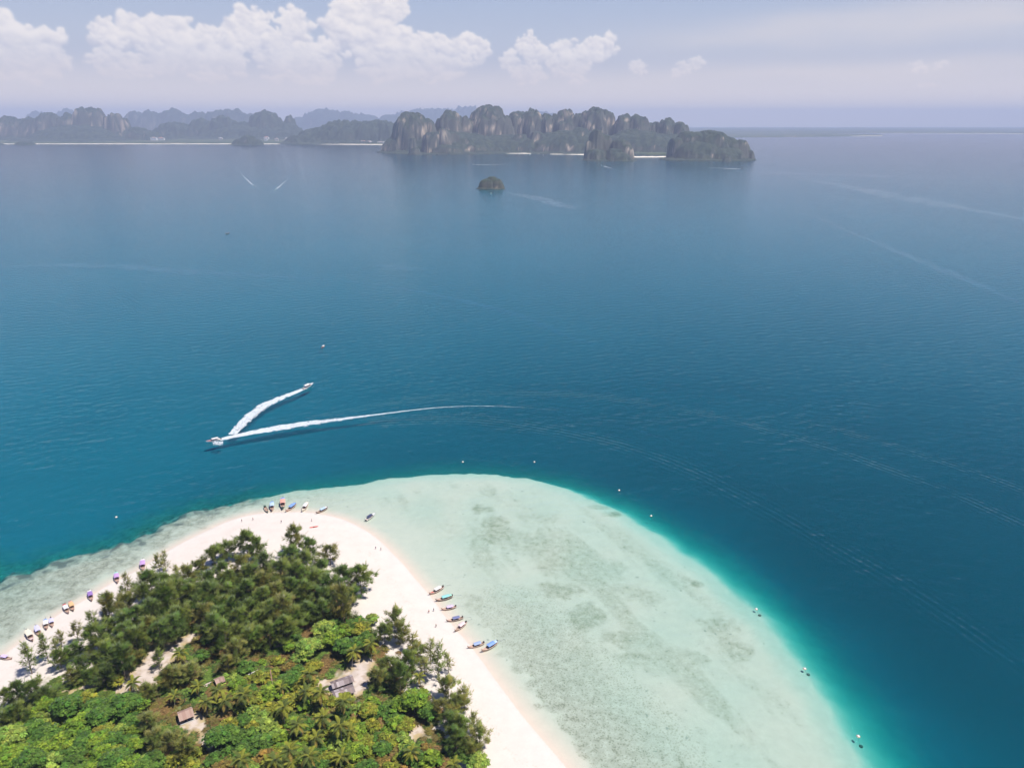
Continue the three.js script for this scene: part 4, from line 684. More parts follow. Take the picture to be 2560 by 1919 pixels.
// undergrowth that nobody could count
(function undergrowth() {
  const L = new Leaves(), R = rng(640);
  for (let k = 0; k < 34; k++) { const e = unit(R); e[1] = Math.abs(e[1]); const o = [e[0] * 0.75, e[1] * 0.55, e[2] * 0.75], n = norm([e[0] * 0.6, e[1] + 0.8, e[2] * 0.6]), a = R() * 6.283, d = norm([Math.cos(a), 0.1 - e[1] * 0.3, Math.sin(a)]), s = norm([d[1] * n[2] - d[2] * n[1], d[2] * n[0] - d[0] * n[2], d[0] * n[1] - d[1] * n[0]]), z = 0.4 + R() * 0.4, t = 0.75 + R() * 0.5; L.leaf(o, [d[0] * z, d[1] * z, d[2] * z], s, z * 0.34, n, [t, t, t]); }
  const spots = [], B = rng(641);
  for (let i = 0; i < 60000 && spots.length < 15000; i++) {
    const x = mix(-235, 20, B()), z = mix(-430, -165, B()), si = sInland(x, z), nz = fbm(x / 9, z / 9, 7, 4);
    if (si + nz * 16 < 1 || sClear(x, z) + nz * 5 > -1.2) continue;
    const open = z > mix(-290, -300, sstep(-150, -60, x)) ? 1 : 0.35;   // little grows under the casuarinas
    if (B() > open) continue;
    spots.push([x, z]);
  }
  const im = new THREE.InstancedMesh(L.build(), leafM(1, 1, 1, 0.35), spots.length), M = new THREE.Matrix4(), Q = new THREE.Quaternion(), C = new THREE.Color();
  const tones = [[0.12, 0.17, 0.025], [0.075, 0.125, 0.025], [0.19, 0.165, 0.035], [0.24, 0.15, 0.055], [0.14, 0.22, 0.035], [0.18, 0.14, 0.045]];
  spots.forEach(([x, z], i) => {
    const f = fbm(x / 11, z / 11, 50, 3), h = fbm(x / 15, z / 15, 52, 3), s = 0.7 + B() * 0.9 + Math.max(0, h) * 1.6;
    Q.setFromEuler(new THREE.Euler(0, B() * 6.28, 0));
    M.compose(new THREE.Vector3(x, groundH(x, z) + Math.max(0, h) * 1.8 * B(), z), Q, new THREE.Vector3(s, s * (0.7 + B() * 0.6), s));
    im.setMatrixAt(i, M);
    const west = sstep(-120, -170, x), k = clamp(f * 1.3 + 0.5 + (B() - 0.5) * 0.35) , q = k < 0.3 ? 4 : k < 0.42 ? 1 : k < 0.56 ? (west > 0.5 ? 0 : 5) : k < 0.72 ? (west > 0.5 ? 0 : 2) : (west > 0.6 ? 4 : 3), c = tones[q], v = 0.8 + B() * 0.4;
    im.setColorAt(i, C.setRGB(c[0] * v, c[1] * v, c[2] * v));
  });
  put(im, 'undergrowth', { kind: 'stuff', label: 'low mixed green and brown scrub covering the inland ground between the trees', category: 'undergrowth' });
})();
// ---------------------------------------------------------------- boats
const woodM = [std(0.42, 0.26, 0.19, 0.7), std(0.30, 0.19, 0.13, 0.75), std(0.20, 0.13, 0.09, 0.8), std(0.45, 0.12, 0.09, 0.7)], innerM = std(0.34, 0.23, 0.17, 0.85), trimM = std(0.62, 0.52, 0.44, 0.7), darkM = std(0.025, 0.024, 0.024, 0.6), steelM = new THREE.MeshStandardMaterial({ color: new THREE.Color().setRGB(0.3, 0.3, 0.31), roughness: 0.4, metalness: 0.8 });
const paint = (r, g, b, rough = 0.6) => std(r, g, b, rough);
const cloth = { white: paint(0.62, 0.585, 0.55), cream: paint(0.60, 0.55, 0.43), pink: paint(0.62, 0.47, 0.47), lilac: paint(0.50, 0.40, 0.62), lavender: paint(0.47, 0.45, 0.66), violet: paint(0.24, 0.14, 0.36), magenta: paint(0.42, 0.26, 0.47), blue: paint(0.16, 0.27, 0.55), slate: paint(0.13, 0.14, 0.27), greyblue: paint(0.25, 0.32, 0.5), sky: paint(0.36, 0.47, 0.62), turquoise: paint(0.22, 0.48, 0.46), salmon: paint(0.58, 0.29, 0.22), orange: paint(0.56, 0.36, 0.17), green: paint(0.07, 0.13, 0.09), mint: paint(0.28, 0.52, 0.4), red: paint(0.42, 0.07, 0.06), navy: paint(0.045, 0.05, 0.1) };
function loft(st, closeTop) {                             // stations: [x, half width, keel height, gunwale height]
  const p = [], ix = [], n = 7;
  st.forEach(([x, w, k, g], i) => { for (let j = 0; j < n; j++) { const t = j / (n - 1) * 2 - 1, a = Math.abs(t); p.push(x, mix(k, g, Math.pow(a, 2.2)), Math.sign(t) * w * Math.pow(a, 0.62)); } if (i) for (let j = 0; j < n - 1; j++) { const a = (i - 1) * n + j, b = a + n; ix.push(a, b, a + 1, b, b + 1, a + 1); } });
  const cap = (s) => { const b = s * n; for (let j = 1; j < n - 1; j++) ix.push(b, b + j, b + j + 1); };
  cap(0); cap(st.length - 1);
  const g = new THREE.BufferGeometry(); g.setAttribute('position', new THREE.Float32BufferAttribute(p, 3)); g.setIndex(ix); g.computeVertexNormals(); return g;
}
function plate(st, x0, x1, dy, inset = 0.94) {            // planking that closes the hull between two stations
  const at = (x) => { let i = 0; while (i < st.length - 2 && x > st[i + 1][0]) i++; const t = clamp((x - st[i][0]) / (st[i + 1][0] - st[i][0])); return [0, 1, 2, 3].map((k) => mix(st[i][k], st[i + 1][k], t)); };
  const p = [], ix = [], n = 8;
  for (let i = 0; i <= n; i++) { const s = at(mix(x0, x1, i / n)); for (const z of [-1, 0, 1]) p.push(s[0], s[3] + dy + (z ? 0 : 0.05), z * s[1] * inset); if (i) for (const q of [0, 1]) { const a = (i - 1) * 3 + q, b = a + 3; ix.push(a, a + 1, b, b, a + 1, b + 1); } }
  const g = new THREE.BufferGeometry(); g.setAttribute('position', new THREE.Float32BufferAttribute(p, 3)); g.setIndex(ix); g.computeVertexNormals(); return g;
}
const longSt = [[-4.7, 0.42, 0.12, 0.95], [-4.2, 0.68, -0.05, 0.82], [-3, 0.95, -0.25, 0.68], [-1.2, 1.1, -0.3, 0.62], [0.8, 1.1, -0.3, 0.66], [2.4, 0.86, -0.24, 0.82], [3.6, 0.5, -0.05, 1.1], [4.4, 0.22, 0.35, 1.5], [5.0, 0.07, 1.2, 2.1], [5.15, 0.03, 1.8, 2.25]];
const hullG = loft(longSt), floorG = plate(longSt, -4.1, 2.2, -0.34, 0.86), deckG = plate(longSt, 2.2, 4.5, -0.05), aftG = plate(longSt, -4.6, -4.0, -0.05);
const railG = mergeGeometries([-1, 1].map((s) => new THREE.TubeGeometry(new THREE.CatmullRomCurve3(longSt.map(([x, w, , g]) => new THREE.Vector3(x, g + 0.02, s * w))), 22, 0.06, 5, false)));
function roofG(x0, x1, w, y, bulge = 0.28) { const p = [], ix = [], n = 8, m = 5; for (let i = 0; i <= m; i++) for (let j = 0; j <= n; j++) { const t = j / n * 2 - 1; p.push(mix(x0, x1, i / m), y + bulge * (1 - t * t), t * w); if (i && j) { const a = (i - 1) * (n + 1) + j - 1, b = a + n + 1; ix.push(a, b + 1, b, a, a + 1, b + 1); } } const g = new THREE.BufferGeometry(); g.setAttribute('position', new THREE.Float32BufferAttribute(p, 3)); g.setIndex(ix); g.computeVertexNormals(); const u = g.clone(); u.translate(0, -0.06, 0); return mergeGeometries([g, u]); }
const canopyG = roofG(-2.6, 1.4, 1.12, 1.75), rearG = roofG(-4.0, -2.75, 0.85, 1.6, 0.2);
const postG = new THREE.CylinderGeometry(0.045, 0.045, 1.3, 5); postG.translate(0, 1.15, 0);
const benchG = new THREE.BoxGeometry(0.35, 0.06, 1.7); benchG.translate(0, 0.52, 0);
const engineG = merge([new THREE.BoxGeometry(0.75, 0.5, 0.5).translate(-4.3, 1.25, 0), new THREE.CylinderGeometry(0.16, 0.16, 0.4, 8).translate(-4.1, 1.6, 0.1), new THREE.CylinderGeometry(0.05, 0.05, 0.7, 6).translate(-4.45, 1.7, -0.15)]);
const shaftG = limb([-4.5, 1.15, 0], [-9.2, -0.35, 0], 0.05, 0.04, 6), propG = (() => { const g = new THREE.ConeGeometry(0.16, 0.3, 6); g.rotateZ(Math.PI / 2); g.translate(-9.3, -0.4, 0); return g; })();
const garlandG = (() => { const g = new THREE.TorusGeometry(0.16, 0.06, 5, 10); g.rotateY(Math.PI / 2); g.translate(4.95, 1.75, 0); return g; })();
function place(o, bow, stern, len, y) {
  const a = P2(...bow), b = P2(...stern), dx = a[0] - b[0], dz = a[1] - b[1], L = Math.hypot(dx, dz);
  const mx = (a[0] + b[0]) / 2, mz = (a[1] + b[1]) / 2;
  o.position.set(mx, y ?? Math.max(0, groundH(mx, mz) + 0.18), mz); o.rotation.y = Math.atan2(-dz, dx); o.scale.setScalar(clamp(L / len, 0.6, 1.35));
}
function longtail(bow, stern, roof, label, o = {}) {
  const t = new THREE.Group();
  put(mesh(hullG, o.hull ?? woodM[0]), 'hull', {}, t); put(mesh(floorG, innerM), 'floor', {}, t); put(mesh(deckG, o.deck ?? woodM[0]), 'bow_deck', {}, t); put(mesh(aftG, woodM[1]), 'stern_deck', {}, t); put(mesh(railG, o.rail ?? trimM), 'gunwale', {}, t);
  if (roof) { put(mesh(canopyG, cloth[roof]), 'canopy', {}, t); for (const [x, s] of [[-2.4, 1], [-2.4, -1], [1.2, 1], [1.2, -1]]) { const q = mesh(postG, trimM); q.position.set(x, 0, s * 0.98); put(q, 'canopy_post', {}, t); } }
  if (o.rear) put(mesh(rearG, cloth[o.rear]), 'rear_canopy', {}, t);
  for (const x of [-3.3, -1.5, -0.2, 1.1]) { const q = mesh(benchG, innerM); q.position.x = x; put(q, 'bench', {}, t); }
  const e = put(mesh(engineG, darkM), 'engine', {}, t); const s = put(mesh(shaftG, steelM), 'propeller_shaft', {}, e); void s;
  put(mesh(propG, steelM), 'propeller', {}, e);
  put(mesh(garlandG, cloth[o.garland ?? 'pink']), 'garland', {}, t);
  place(t, bow, stern, 9.9);
  return put(t, 'longtail_boat', { label, category: 'boat' });
}
// drawn up along the south-eastern beach
longtail([1073, 1488], [1110, 1468], 'white', 'long-tail boat with a white roof and red bow deck, first of the right beach row', { deck: woodM[3], hull: woodM[0] });
longtail([1089, 1504], [1133, 1491], 'turquoise', 'long-tail boat with a turquoise roof on the right beach', { rear: 'mint', hull: woodM[2] });
longtail([1103, 1526], [1142, 1517], 'lilac', 'long-tail boat with a pale lilac roof and light wooden bow on the right beach');
longtail([1116, 1555], [1159, 1545], 'slate', 'long-tail boat with a dark slate-blue roof on the right beach', { hull: woodM[1] });
longtail([1137, 1581], [1167, 1556], 'pink', 'slanted long-tail boat with a pale pink roof and brown bow on the right beach', { hull: woodM[1], deck: woodM[1] });
longtail([1169, 1622], [1212, 1608], 'greyblue', 'long-tail boat with a grey-blue roof, left of the last pair on the right beach');
longtail([1204, 1631], [1245, 1606], 'blue', 'long-tail boat with a bright blue roof, farthest out on the right beach', { rear: 'sky' });
// off the tip of the island
longtail([670, 1283], [661, 1267], null, 'small dark green open boat, leftmost at the island tip', { hull: cloth.green, rear: 'green', deck: woodM[0] });
longtail([680, 1280], [680, 1258], 'sky', 'long-tail boat with a light blue roof second from the left at the island tip', { rear: 'blue' });
longtail([707, 1277], [707, 1248], 'salmon', 'long-tail boat with a salmon roof and blue stern cover at the island tip', { rear: 'blue', hull: cloth.green });
longtail([714, 1281], [740, 1261], 'blue', 'slanted long-tail boat with a blue roof in the middle of the island tip row', { rear: 'blue' });
longtail([755, 1281], [769, 1259], 'white', 'pale long-tail boat with a white roof at the island tip', { rear: 'cream', hull: cloth.cream, deck: cloth.cream });
longtail([790, 1285], [819, 1270], 'sky', 'brown long-tail boat with a pale blue roof, rightmost long-tail at the island tip', { hull: woodM[2], deck: woodM[1], rear: 'white' });
// along the western beach
longtail([31, 1651], [-3, 1644], 'lilac', 'long-tail boat with a lilac roof lying sideways at the left edge of the view');
longtail([83, 1607], [66, 1580], 'cream', 'large long-tail boat with cream roofs on the left beach, pink bundles on its bow', { rear: 'cream', hull: woodM[1], deck: cloth.pink });
longtail([100, 1594], [90, 1569], 'lavender', 'long-tail boat with a pale lavender roof beside the cream-roofed one', { rear: 'lavender' });
longtail([116, 1578], [114, 1552], 'white', 'brown long-tail boat with a white roof and blue stern cover on the left beach', { rear: 'blue', hull: woodM[1] });
longtail([131, 1572], [127, 1548], 'lavender', 'long-tail boat with a blue-lavender roof close right of the white-roofed one', { hull: woodM[0] });
longtail([172, 1537], [160, 1515], 'white', 'red-sterned long-tail boat with a white roof, left of the orange striped one', { rear: 'red', hull: woodM[0] });
longtail([184, 1531], [175, 1508], 'orange', 'long-tail boat with an orange and cream striped roof on the left beach', { rear: 'salmon', hull: woodM[1] });
longtail([230, 1506], [223, 1481], 'violet', 'long-tail boat with a deep violet roof on the left beach', { rear: 'white' });
longtail([294, 1461], [290, 1435], 'magenta', 'long-tail boat with a pink-violet roof and mint green stern cover', { rear: 'mint' });
longtail([357, 1431], [357, 1403], 'magenta', 'long-tail boat with a pink-violet roof and white stern cover, nearest the trees of the stand', { rear: 'white' });
// out on the water
longtail([803, 871], [811, 865], 'white', 'small long-tail boat alone on open water above the speedboat wakes', { hull: cloth.red });
longtail([563, 585], [573, 583], 'slate', 'tiny dark boat far out on the left half of the bay', { hull: woodM[2] });

const whiteHull = new THREE.MeshPhysicalMaterial({ color: new THREE.Color().setRGB(0.68, 0.66, 0.64), roughness: 0.3, clearcoat: 0.5, clearcoatRoughness: 0.2 });
const redHull = new THREE.MeshPhysicalMaterial({ color: new THREE.Color().setRGB(0.55, 0.16, 0.12), roughness: 0.3, clearcoat: 0.5, clearcoatRoughness: 0.2 });
const speedSt = [[-5.4, 1.25, -0.3, 0.95], [-4, 1.45, -0.4, 1.0], [-1, 1.5, -0.4, 1.1], [1.6, 1.35, -0.3, 1.25], [3.6, 0.95, -0.05, 1.45], [5.0, 0.42, 0.5, 1.6], [5.9, 0.06, 1.2, 1.68]];
const spHull = loft(speedSt), spDeck = plate(speedSt, 1.7, 5.8, -0.03), spFloor = plate(speedSt, -5.2, 1.7, -0.55, 0.9), spRoof = roofG(-3.6, 1.5, 1.35, 2.35, 0.14);
const spGlass = new THREE.BoxGeometry(0.06, 0.65, 2.1); spGlass.rotateZ(0.5); spGlass.translate(1.75, 1.6, 0);
const spSeat = new THREE.BoxGeometry(0.5, 0.5, 2.3); spSeat.translate(0, 0.72, 0);
const outboard = merge([new THREE.BoxGeometry(0.5, 0.55, 0.4).translate(-5.75, 1.15, 0), new THREE.BoxGeometry(0.22, 1.1, 0.16).translate(-5.8, 0.4, 0)]);
const spRail = mergeGeometries([-1, 1].map((s) => new THREE.TubeGeometry(new THREE.CatmullRomCurve3(speedSt.slice(3).map(([x, w, , g]) => new THREE.Vector3(x, g + 0.35, s * w * 0.9))), 12, 0.035, 5, false)));
function speedboat(bow, stern, label, o = {}) {
  const t = new THREE.Group();
  put(mesh(spHull, o.hull ?? whiteHull), 'hull', {}, t); put(mesh(spDeck, o.deck ?? whiteHull), 'bow_deck', {}, t); put(mesh(spFloor, trimM), 'floor', {}, t);
  if (o.roof !== null) { put(mesh(spRoof, cloth[o.roof ?? 'white']), 'canopy', {}, t); for (const [x, s] of [[-3.3, 1], [-3.3, -1], [1.2, 1], [1.2, -1]]) { const q = mesh(postG, steelM); q.scale.y = 1.25; q.position.set(x, 0.2, s * 1.25); put(q, 'canopy_post', {}, t); } }
  put(mesh(spGlass, darkM), 'windshield', {}, t); put(mesh(spRail, steelM), 'bow_rail', {}, t);
  for (const x of [-3.6, -2.2, -0.8, 0.6]) { const q = mesh(spSeat, cloth.white); q.position.x = x; put(q, 'bench', {}, t); }
  for (const z of [-0.55, 0.55]) { const q = mesh(outboard, darkM); q.position.z = z; put(q, 'outboard_motor', {}, t); }
  place(t, bow, stern, 11.4, 0.05);
  if (o.pitch) t.rotateZ(o.pitch);
  return put(t, 'speedboat', { label, category: 'boat' });
}
speedboat([515, 1108], [552, 1098], 'red and white speedboat racing left at the head of the long wake', { deck: redHull, pitch: 0.05 });
speedboat([783, 962], [757, 973], 'white speedboat racing to the upper right at the head of the short wake', { pitch: 0.05 });
speedboat([938, 1286], [914, 1302], 'white speedboat with a navy roof moored alone in the shallows right of the island tip', { roof: 'navy' });
speedboat([639, 467], [630, 461], 'tiny speedboat with a thin white trail, left of two in the upper left');
speedboat([684, 477], [692, 471], 'tiny speedboat with a thin white trail, right of two in the upper left');
speedboat([1177, 411], [1192, 411], 'tiny speedboat drawing a level white line below the headland');
speedboat([1856, 423], [1842, 422], 'tiny speedboat with a white wake below the right island');
speedboat([1499, 412], [1509, 415], 'tiny speedboat near the foot of the double cliff');
speedboat([1233, 487], [1223, 483], 'white cabin boat lying below the lone rock islet', { roof: 'cream' });
[[1298, 386, 'left of three'], [1325, 387, 'middle one of three'], [1358, 387, 'right of three']].forEach(([x, y, w]) => {      // yachts off the far beach
  const t = new THREE.Group(), h = mesh(spHull, whiteHull); put(h, 'hull', {}, t); put(mesh(spDeck, whiteHull), 'bow_deck', {}, t);
  const c = new THREE.BoxGeometry(3.4, 0.9, 1.7); c.translate(-0.6, 1.4, 0); put(mesh(c, cloth.white), 'cabin', {}, t);
  put(mesh(limb([0.6, 1, 0], [0.6, 15, 0], 0.12, 0.06, 6), trimM), 'mast', {}, t); put(mesh(limb([0.6, 2.6, 0], [-4.4, 2.8, 0], 0.14, 0.12, 6), cloth.white), 'boom', {}, t);
  const [px, pz] = P2(x, y); t.position.set(px, 0, pz); t.rotation.y = 0.5 + x; t.scale.setScalar(1.25);
  put(t, 'sailing_yacht', { label: `tiny white sailing yacht at anchor off the middle beach, ${w}`, category: 'yacht' });
});

// wakes: torn foam lying on the water
const foamM = new THREE.MeshPhysicalMaterial({ color: new THREE.Color().setRGB(0.93, 0.93, 0.93), roughness: 0.45, transmission: 0.52, thickness: 0, ior: 1.05, side: THREE.DoubleSide });   // a film of bubbles: half of the light goes through
function wake(name, px, widths, holes, label, seed, step = 0.8, strands = 1) {
  const pts = spline(W2(px), 10), R = rng(seed), p = [], ix = [];
  let len = 0; const cum = pts.map((q, i) => (i ? len += Math.hypot(q[0] - pts[i - 1][0], q[1] - pts[i - 1][1]) : 0));
  const n = Math.ceil(len / step), m = 22; let k = 0;
  const keep = (s, v, w) => {
    const t = s / len, hole = mix(holes[0], holes[1], t), b = Math.abs(v), streak = n3(v * 3.2 * strands, s / 34, seed) * 0.5 + n3(v * 7, s / 9, seed + 2) * 0.35 + n3(v * 5 * w / 4, s / 2.2, seed + 4) * 0.35;
    const edge = 1 - sstep(0.55, 1.0, b + fbm(s / 5, v * 2 + 9, seed + 6, 3) * 0.5);
    return streak + edge * 1.1 - hole > 0.28 && R() > hole * 0.35;
  };
  for (let i = 0; i <= n; i++) {
    const s = i * step; while (k < pts.length - 2 && cum[k + 1] < s) k++;
    const t = clamp((s - cum[k]) / (cum[k + 1] - cum[k] || 1)), a = pts[k], b = pts[k + 1], dx = b[0] - a[0], dz = b[1] - a[1], l = Math.hypot(dx, dz) || 1, f = s / len * (widths.length - 1), q = Math.min(widths.length - 2, Math.floor(f)), w = mix(widths[q], widths[q + 1], f - q);
    for (let j = 0; j <= m; j++) { const v = j / m * 2 - 1 + (R() - 0.5) * 0.06; p.push(mix(a[0], b[0], t) - dz / l * v * w / 2, 0.1 + 0.16 * Math.abs(n3(s / 1.7, v * 3, seed + 8)) * Math.min(1, w / 4), mix(a[1], b[1], t) + dx / l * v * w / 2); }
    if (i) for (let j = 0; j < m; j++) { const v = (j + 0.5) / m * 2 - 1; if (!keep(s, v, w)) continue; const A = (i - 1) * (m + 1) + j, B = A + m + 1; ix.push(A, B, A + 1, B, B + 1, A + 1); }
  }
  const g = new THREE.BufferGeometry(); g.setAttribute('position', new THREE.Float32BufferAttribute(p, 3)); g.setIndex(ix); g.computeVertexNormals();
  return put(mesh(g, foamM), name, { label, category: 'wake' });
}
wake('boat_wake', [[549, 1099], [575, 1093], [610, 1086], [660, 1076], [720, 1066], [780, 1057], [850, 1048], [930, 1038], [1000, 1029], [1070, 1021], [1140, 1016], [1220, 1015], [1300, 1018], [1390, 1025]], [5, 9, 12, 11, 7, 4, 2.8, 2.4, 2, 1.7, 1.4, 1.1, 0.8], [-0.06, 1.05], 'long white foam wake trailing right behind the red speedboat', 7, 0.7, 1);
wake('boat_wake', [[764, 970], [735, 982], [700, 995], [665, 1011], [640, 1028], [615, 1049], [596, 1069], [580, 1086]], [4.5, 7.5, 10, 11, 11, 10, 8], [-0.06, 0.36], 'short curved white foam wake behind the white speedboat', 11, 0.7, 1.2);
wake('boat_wake', [[630, 461], [615, 447], [600, 432]], [4, 2.4, 1], [0.2, 0.7], 'thin foam trail of the left tiny speedboat in the upper left', 13, 4);
wake('boat_wake', [[692, 471], [704, 461], [716, 450]], [4, 2.4, 1], [0.2, 0.7], 'thin foam trail of the right tiny speedboat in the upper left', 15, 4);
wake('boat_wake', [[1190, 411], [1215, 411.5], [1245, 411], [1270, 410]], [16, 14, 8, 4], [-0.2, 0.4], 'level foam line behind the tiny speedboat below the headland', 17, 5);
wake('boat_wake', [[1845, 422.5], [1825, 421.5], [1800, 420], [1770, 419]], [18, 14, 8, 4], [-0.2, 0.4], 'foam wake of the tiny speedboat below the right island', 19, 5);
wake('boat_wake', [[1509, 415], [1520, 418], [1530, 421]], [10, 6, 3], [0.1, 0.5], 'short foam wake near the foot of the double cliff', 21, 5);
// spray thrown up by the bow of the red boat, and old foam lines drifting over the bay
const spr = (() => { const R = rng(31), g = []; for (let i = 0; i < 90; i++) { const q = new THREE.IcosahedronGeometry(0.18 + R() * 0.3, 0), c = P2(531 + R() * 26, 1109 - R() * 5 + (i % 2) * 4); q.translate(c[0], 0.15 + R() * 0.5, c[1]); g.push(q); } return mergeGeometries(g); })();
put(mesh(spr, foamM), 'spray', { kind: 'stuff', label: 'white spray beside the bow of the red speedboat', category: 'spray' });
// smooth lanes of slack water, where more sky is mirrored
const slackM = new THREE.MeshPhysicalMaterial({ color: 0xffffff, transmission: 1, thickness: 0, ior: 1.33, roughness: 0.1, specularIntensity: 0.36 });
function lane(px, w, seed) {
  const pts = spline(W2(px), 10), p = [], ix = [], m = 6, R = rng(seed);
  pts.forEach((q, i) => { const a = pts[Math.max(0, i - 1)], b = pts[Math.min(pts.length - 1, i + 1)], dx = b[0] - a[0], dz = b[1] - a[1], l = Math.hypot(dx, dz) || 1, e = Math.sin(Math.PI * i / (pts.length - 1)), ww = w * 1.7 * (0.35 + 0.9 * Math.abs(n3(i * 0.35, seed)) + 0.2) * Math.max(0.08, e); for (let j = 0; j <= m; j++) { const v = j / m * 2 - 1; p.push(q[0] - dz / l * v * ww / 2, 0.04, q[1] + dx / l * v * ww / 2); if (i && j) { const A = (i - 1) * (m + 1) + j - 1, B = A + m + 1; if (R() > 0.18) ix.push(A, B, A + 1, B, B + 1, A + 1); } } });
  const g = new THREE.BufferGeometry(); g.setAttribute('position', new THREE.Float32BufferAttribute(p, 3)); g.setIndex(ix); g.computeVertexNormals();
  put(mesh(g, slackM), 'slack_water', { kind: 'structure' });
}
lane([[-40, 668], [120, 663], [300, 666], [480, 680], [700, 690], [860, 700]], 26, 1); lane([[860, 702], [1000, 720], [1160, 752], [1300, 790], [1420, 840], [1510, 868]], 10, 2);
lane([[1960, 440], [2100, 462], [2250, 492], [2420, 522], [2600, 556]], 60, 3); lane([[1260, 480], [1330, 492], [1400, 512], [1440, 522]], 40, 4); lane([[1700, 425], [1900, 432], [2200, 440], [2500, 446]], 80, 5);
lane([[930, 660], [1000, 668], [1100, 672]], 20, 6); lane([[2010, 530], [2200, 610], [2420, 700], [2580, 770]], 14, 7); lane([[1180, 1016], [1340, 1022], [1500, 1050], [1700, 1110], [1900, 1190], [2100, 1290], [2300, 1400]], 2.2, 8);

// mooring buoys
const buoyBall = new THREE.SphereGeometry(0.58, 16, 10), buoyBand = new THREE.TorusGeometry(0.6, 0.1, 6, 18), buoyEye = new THREE.TorusGeometry(0.16, 0.04, 5, 10);
buoyBall.scale(1, 0.85, 1); buoyBall.translate(0, 0.25, 0); buoyBand.rotateX(Math.PI / 2); buoyBand.translate(0, 0.24, 0); buoyEye.translate(0, 0.88, 0);
const buoyM = paint(0.66, 0.63, 0.58, 0.5), bandM = paint(0.62, 0.3, 0.13, 0.6), lineM = paint(0.12, 0.15, 0.12, 0.9);
[[290, 1293, 'off the left beach, far from the others'], [1157, 1155, 'above the far edge of the shoal, left of two'], [1336, 1155, 'above the far edge of the shoal, right of two'], [1548, 1226, 'at the upper right curve of the shoal'], [1628, 1290, 'just off the right curve of the shoal'], [1891, 1523, 'on the right edge of the shoal, upper of three'], [2012, 1672, 'on the right edge of the shoal, middle of three'], [2146, 1841, 'on the right edge of the shoal, lowest of three']].forEach(([x, y, w]) => {
  const t = new THREE.Group(), [bx, bz] = P2(x, y), d = bedDepth(bx, bz);
  put(mesh(buoyBall, buoyM), 'float', {}, t); put(mesh(buoyBand, bandM), 'band', {}, t); put(mesh(buoyEye, steelM), 'ring', {}, t); put(mesh(limb([0, -0.2, 0], [0.8, -d, 0.6], 0.04, 0.04, 5), lineM), 'mooring_rope', {}, t);
  t.position.set(bx, 0, bz); put(t, 'mooring_buoy', { label: `white mooring buoy ${w}`, category: 'buoy' });
});
// mooring blocks on the slope below three of them
[[1899, 1543], [2021, 1689], [2154, 1862]].forEach(([x, y], i) => { const R = rng(90 + i), g = new THREE.IcosahedronGeometry(0.75, 2), q = g.attributes.position, s = P(x, y, -2.5); for (let k = 0; k < q.count; k++) q.setXYZ(k, q.getX(k) * (1 + 0.25 * n3(q.getX(k), q.getZ(k), i)), q.getY(k) * 0.55, q.getZ(k) * (1 + 0.25 * n3(q.getZ(k), q.getY(k), i + 3))); g.computeVertexNormals(); const m = mesh(g, std(0.09, 0.10, 0.08, 1)); m.position.set(s[0], -bedDepth(s[0], s[2]) + 0.3, s[2]); m.rotation.y = R() * 6; put(m, 'mooring_block', { label: `dark mooring block under water below the ${['upper', 'middle', 'lowest'][i]} buoy of the right shoal edge`, category: 'rock' }); });
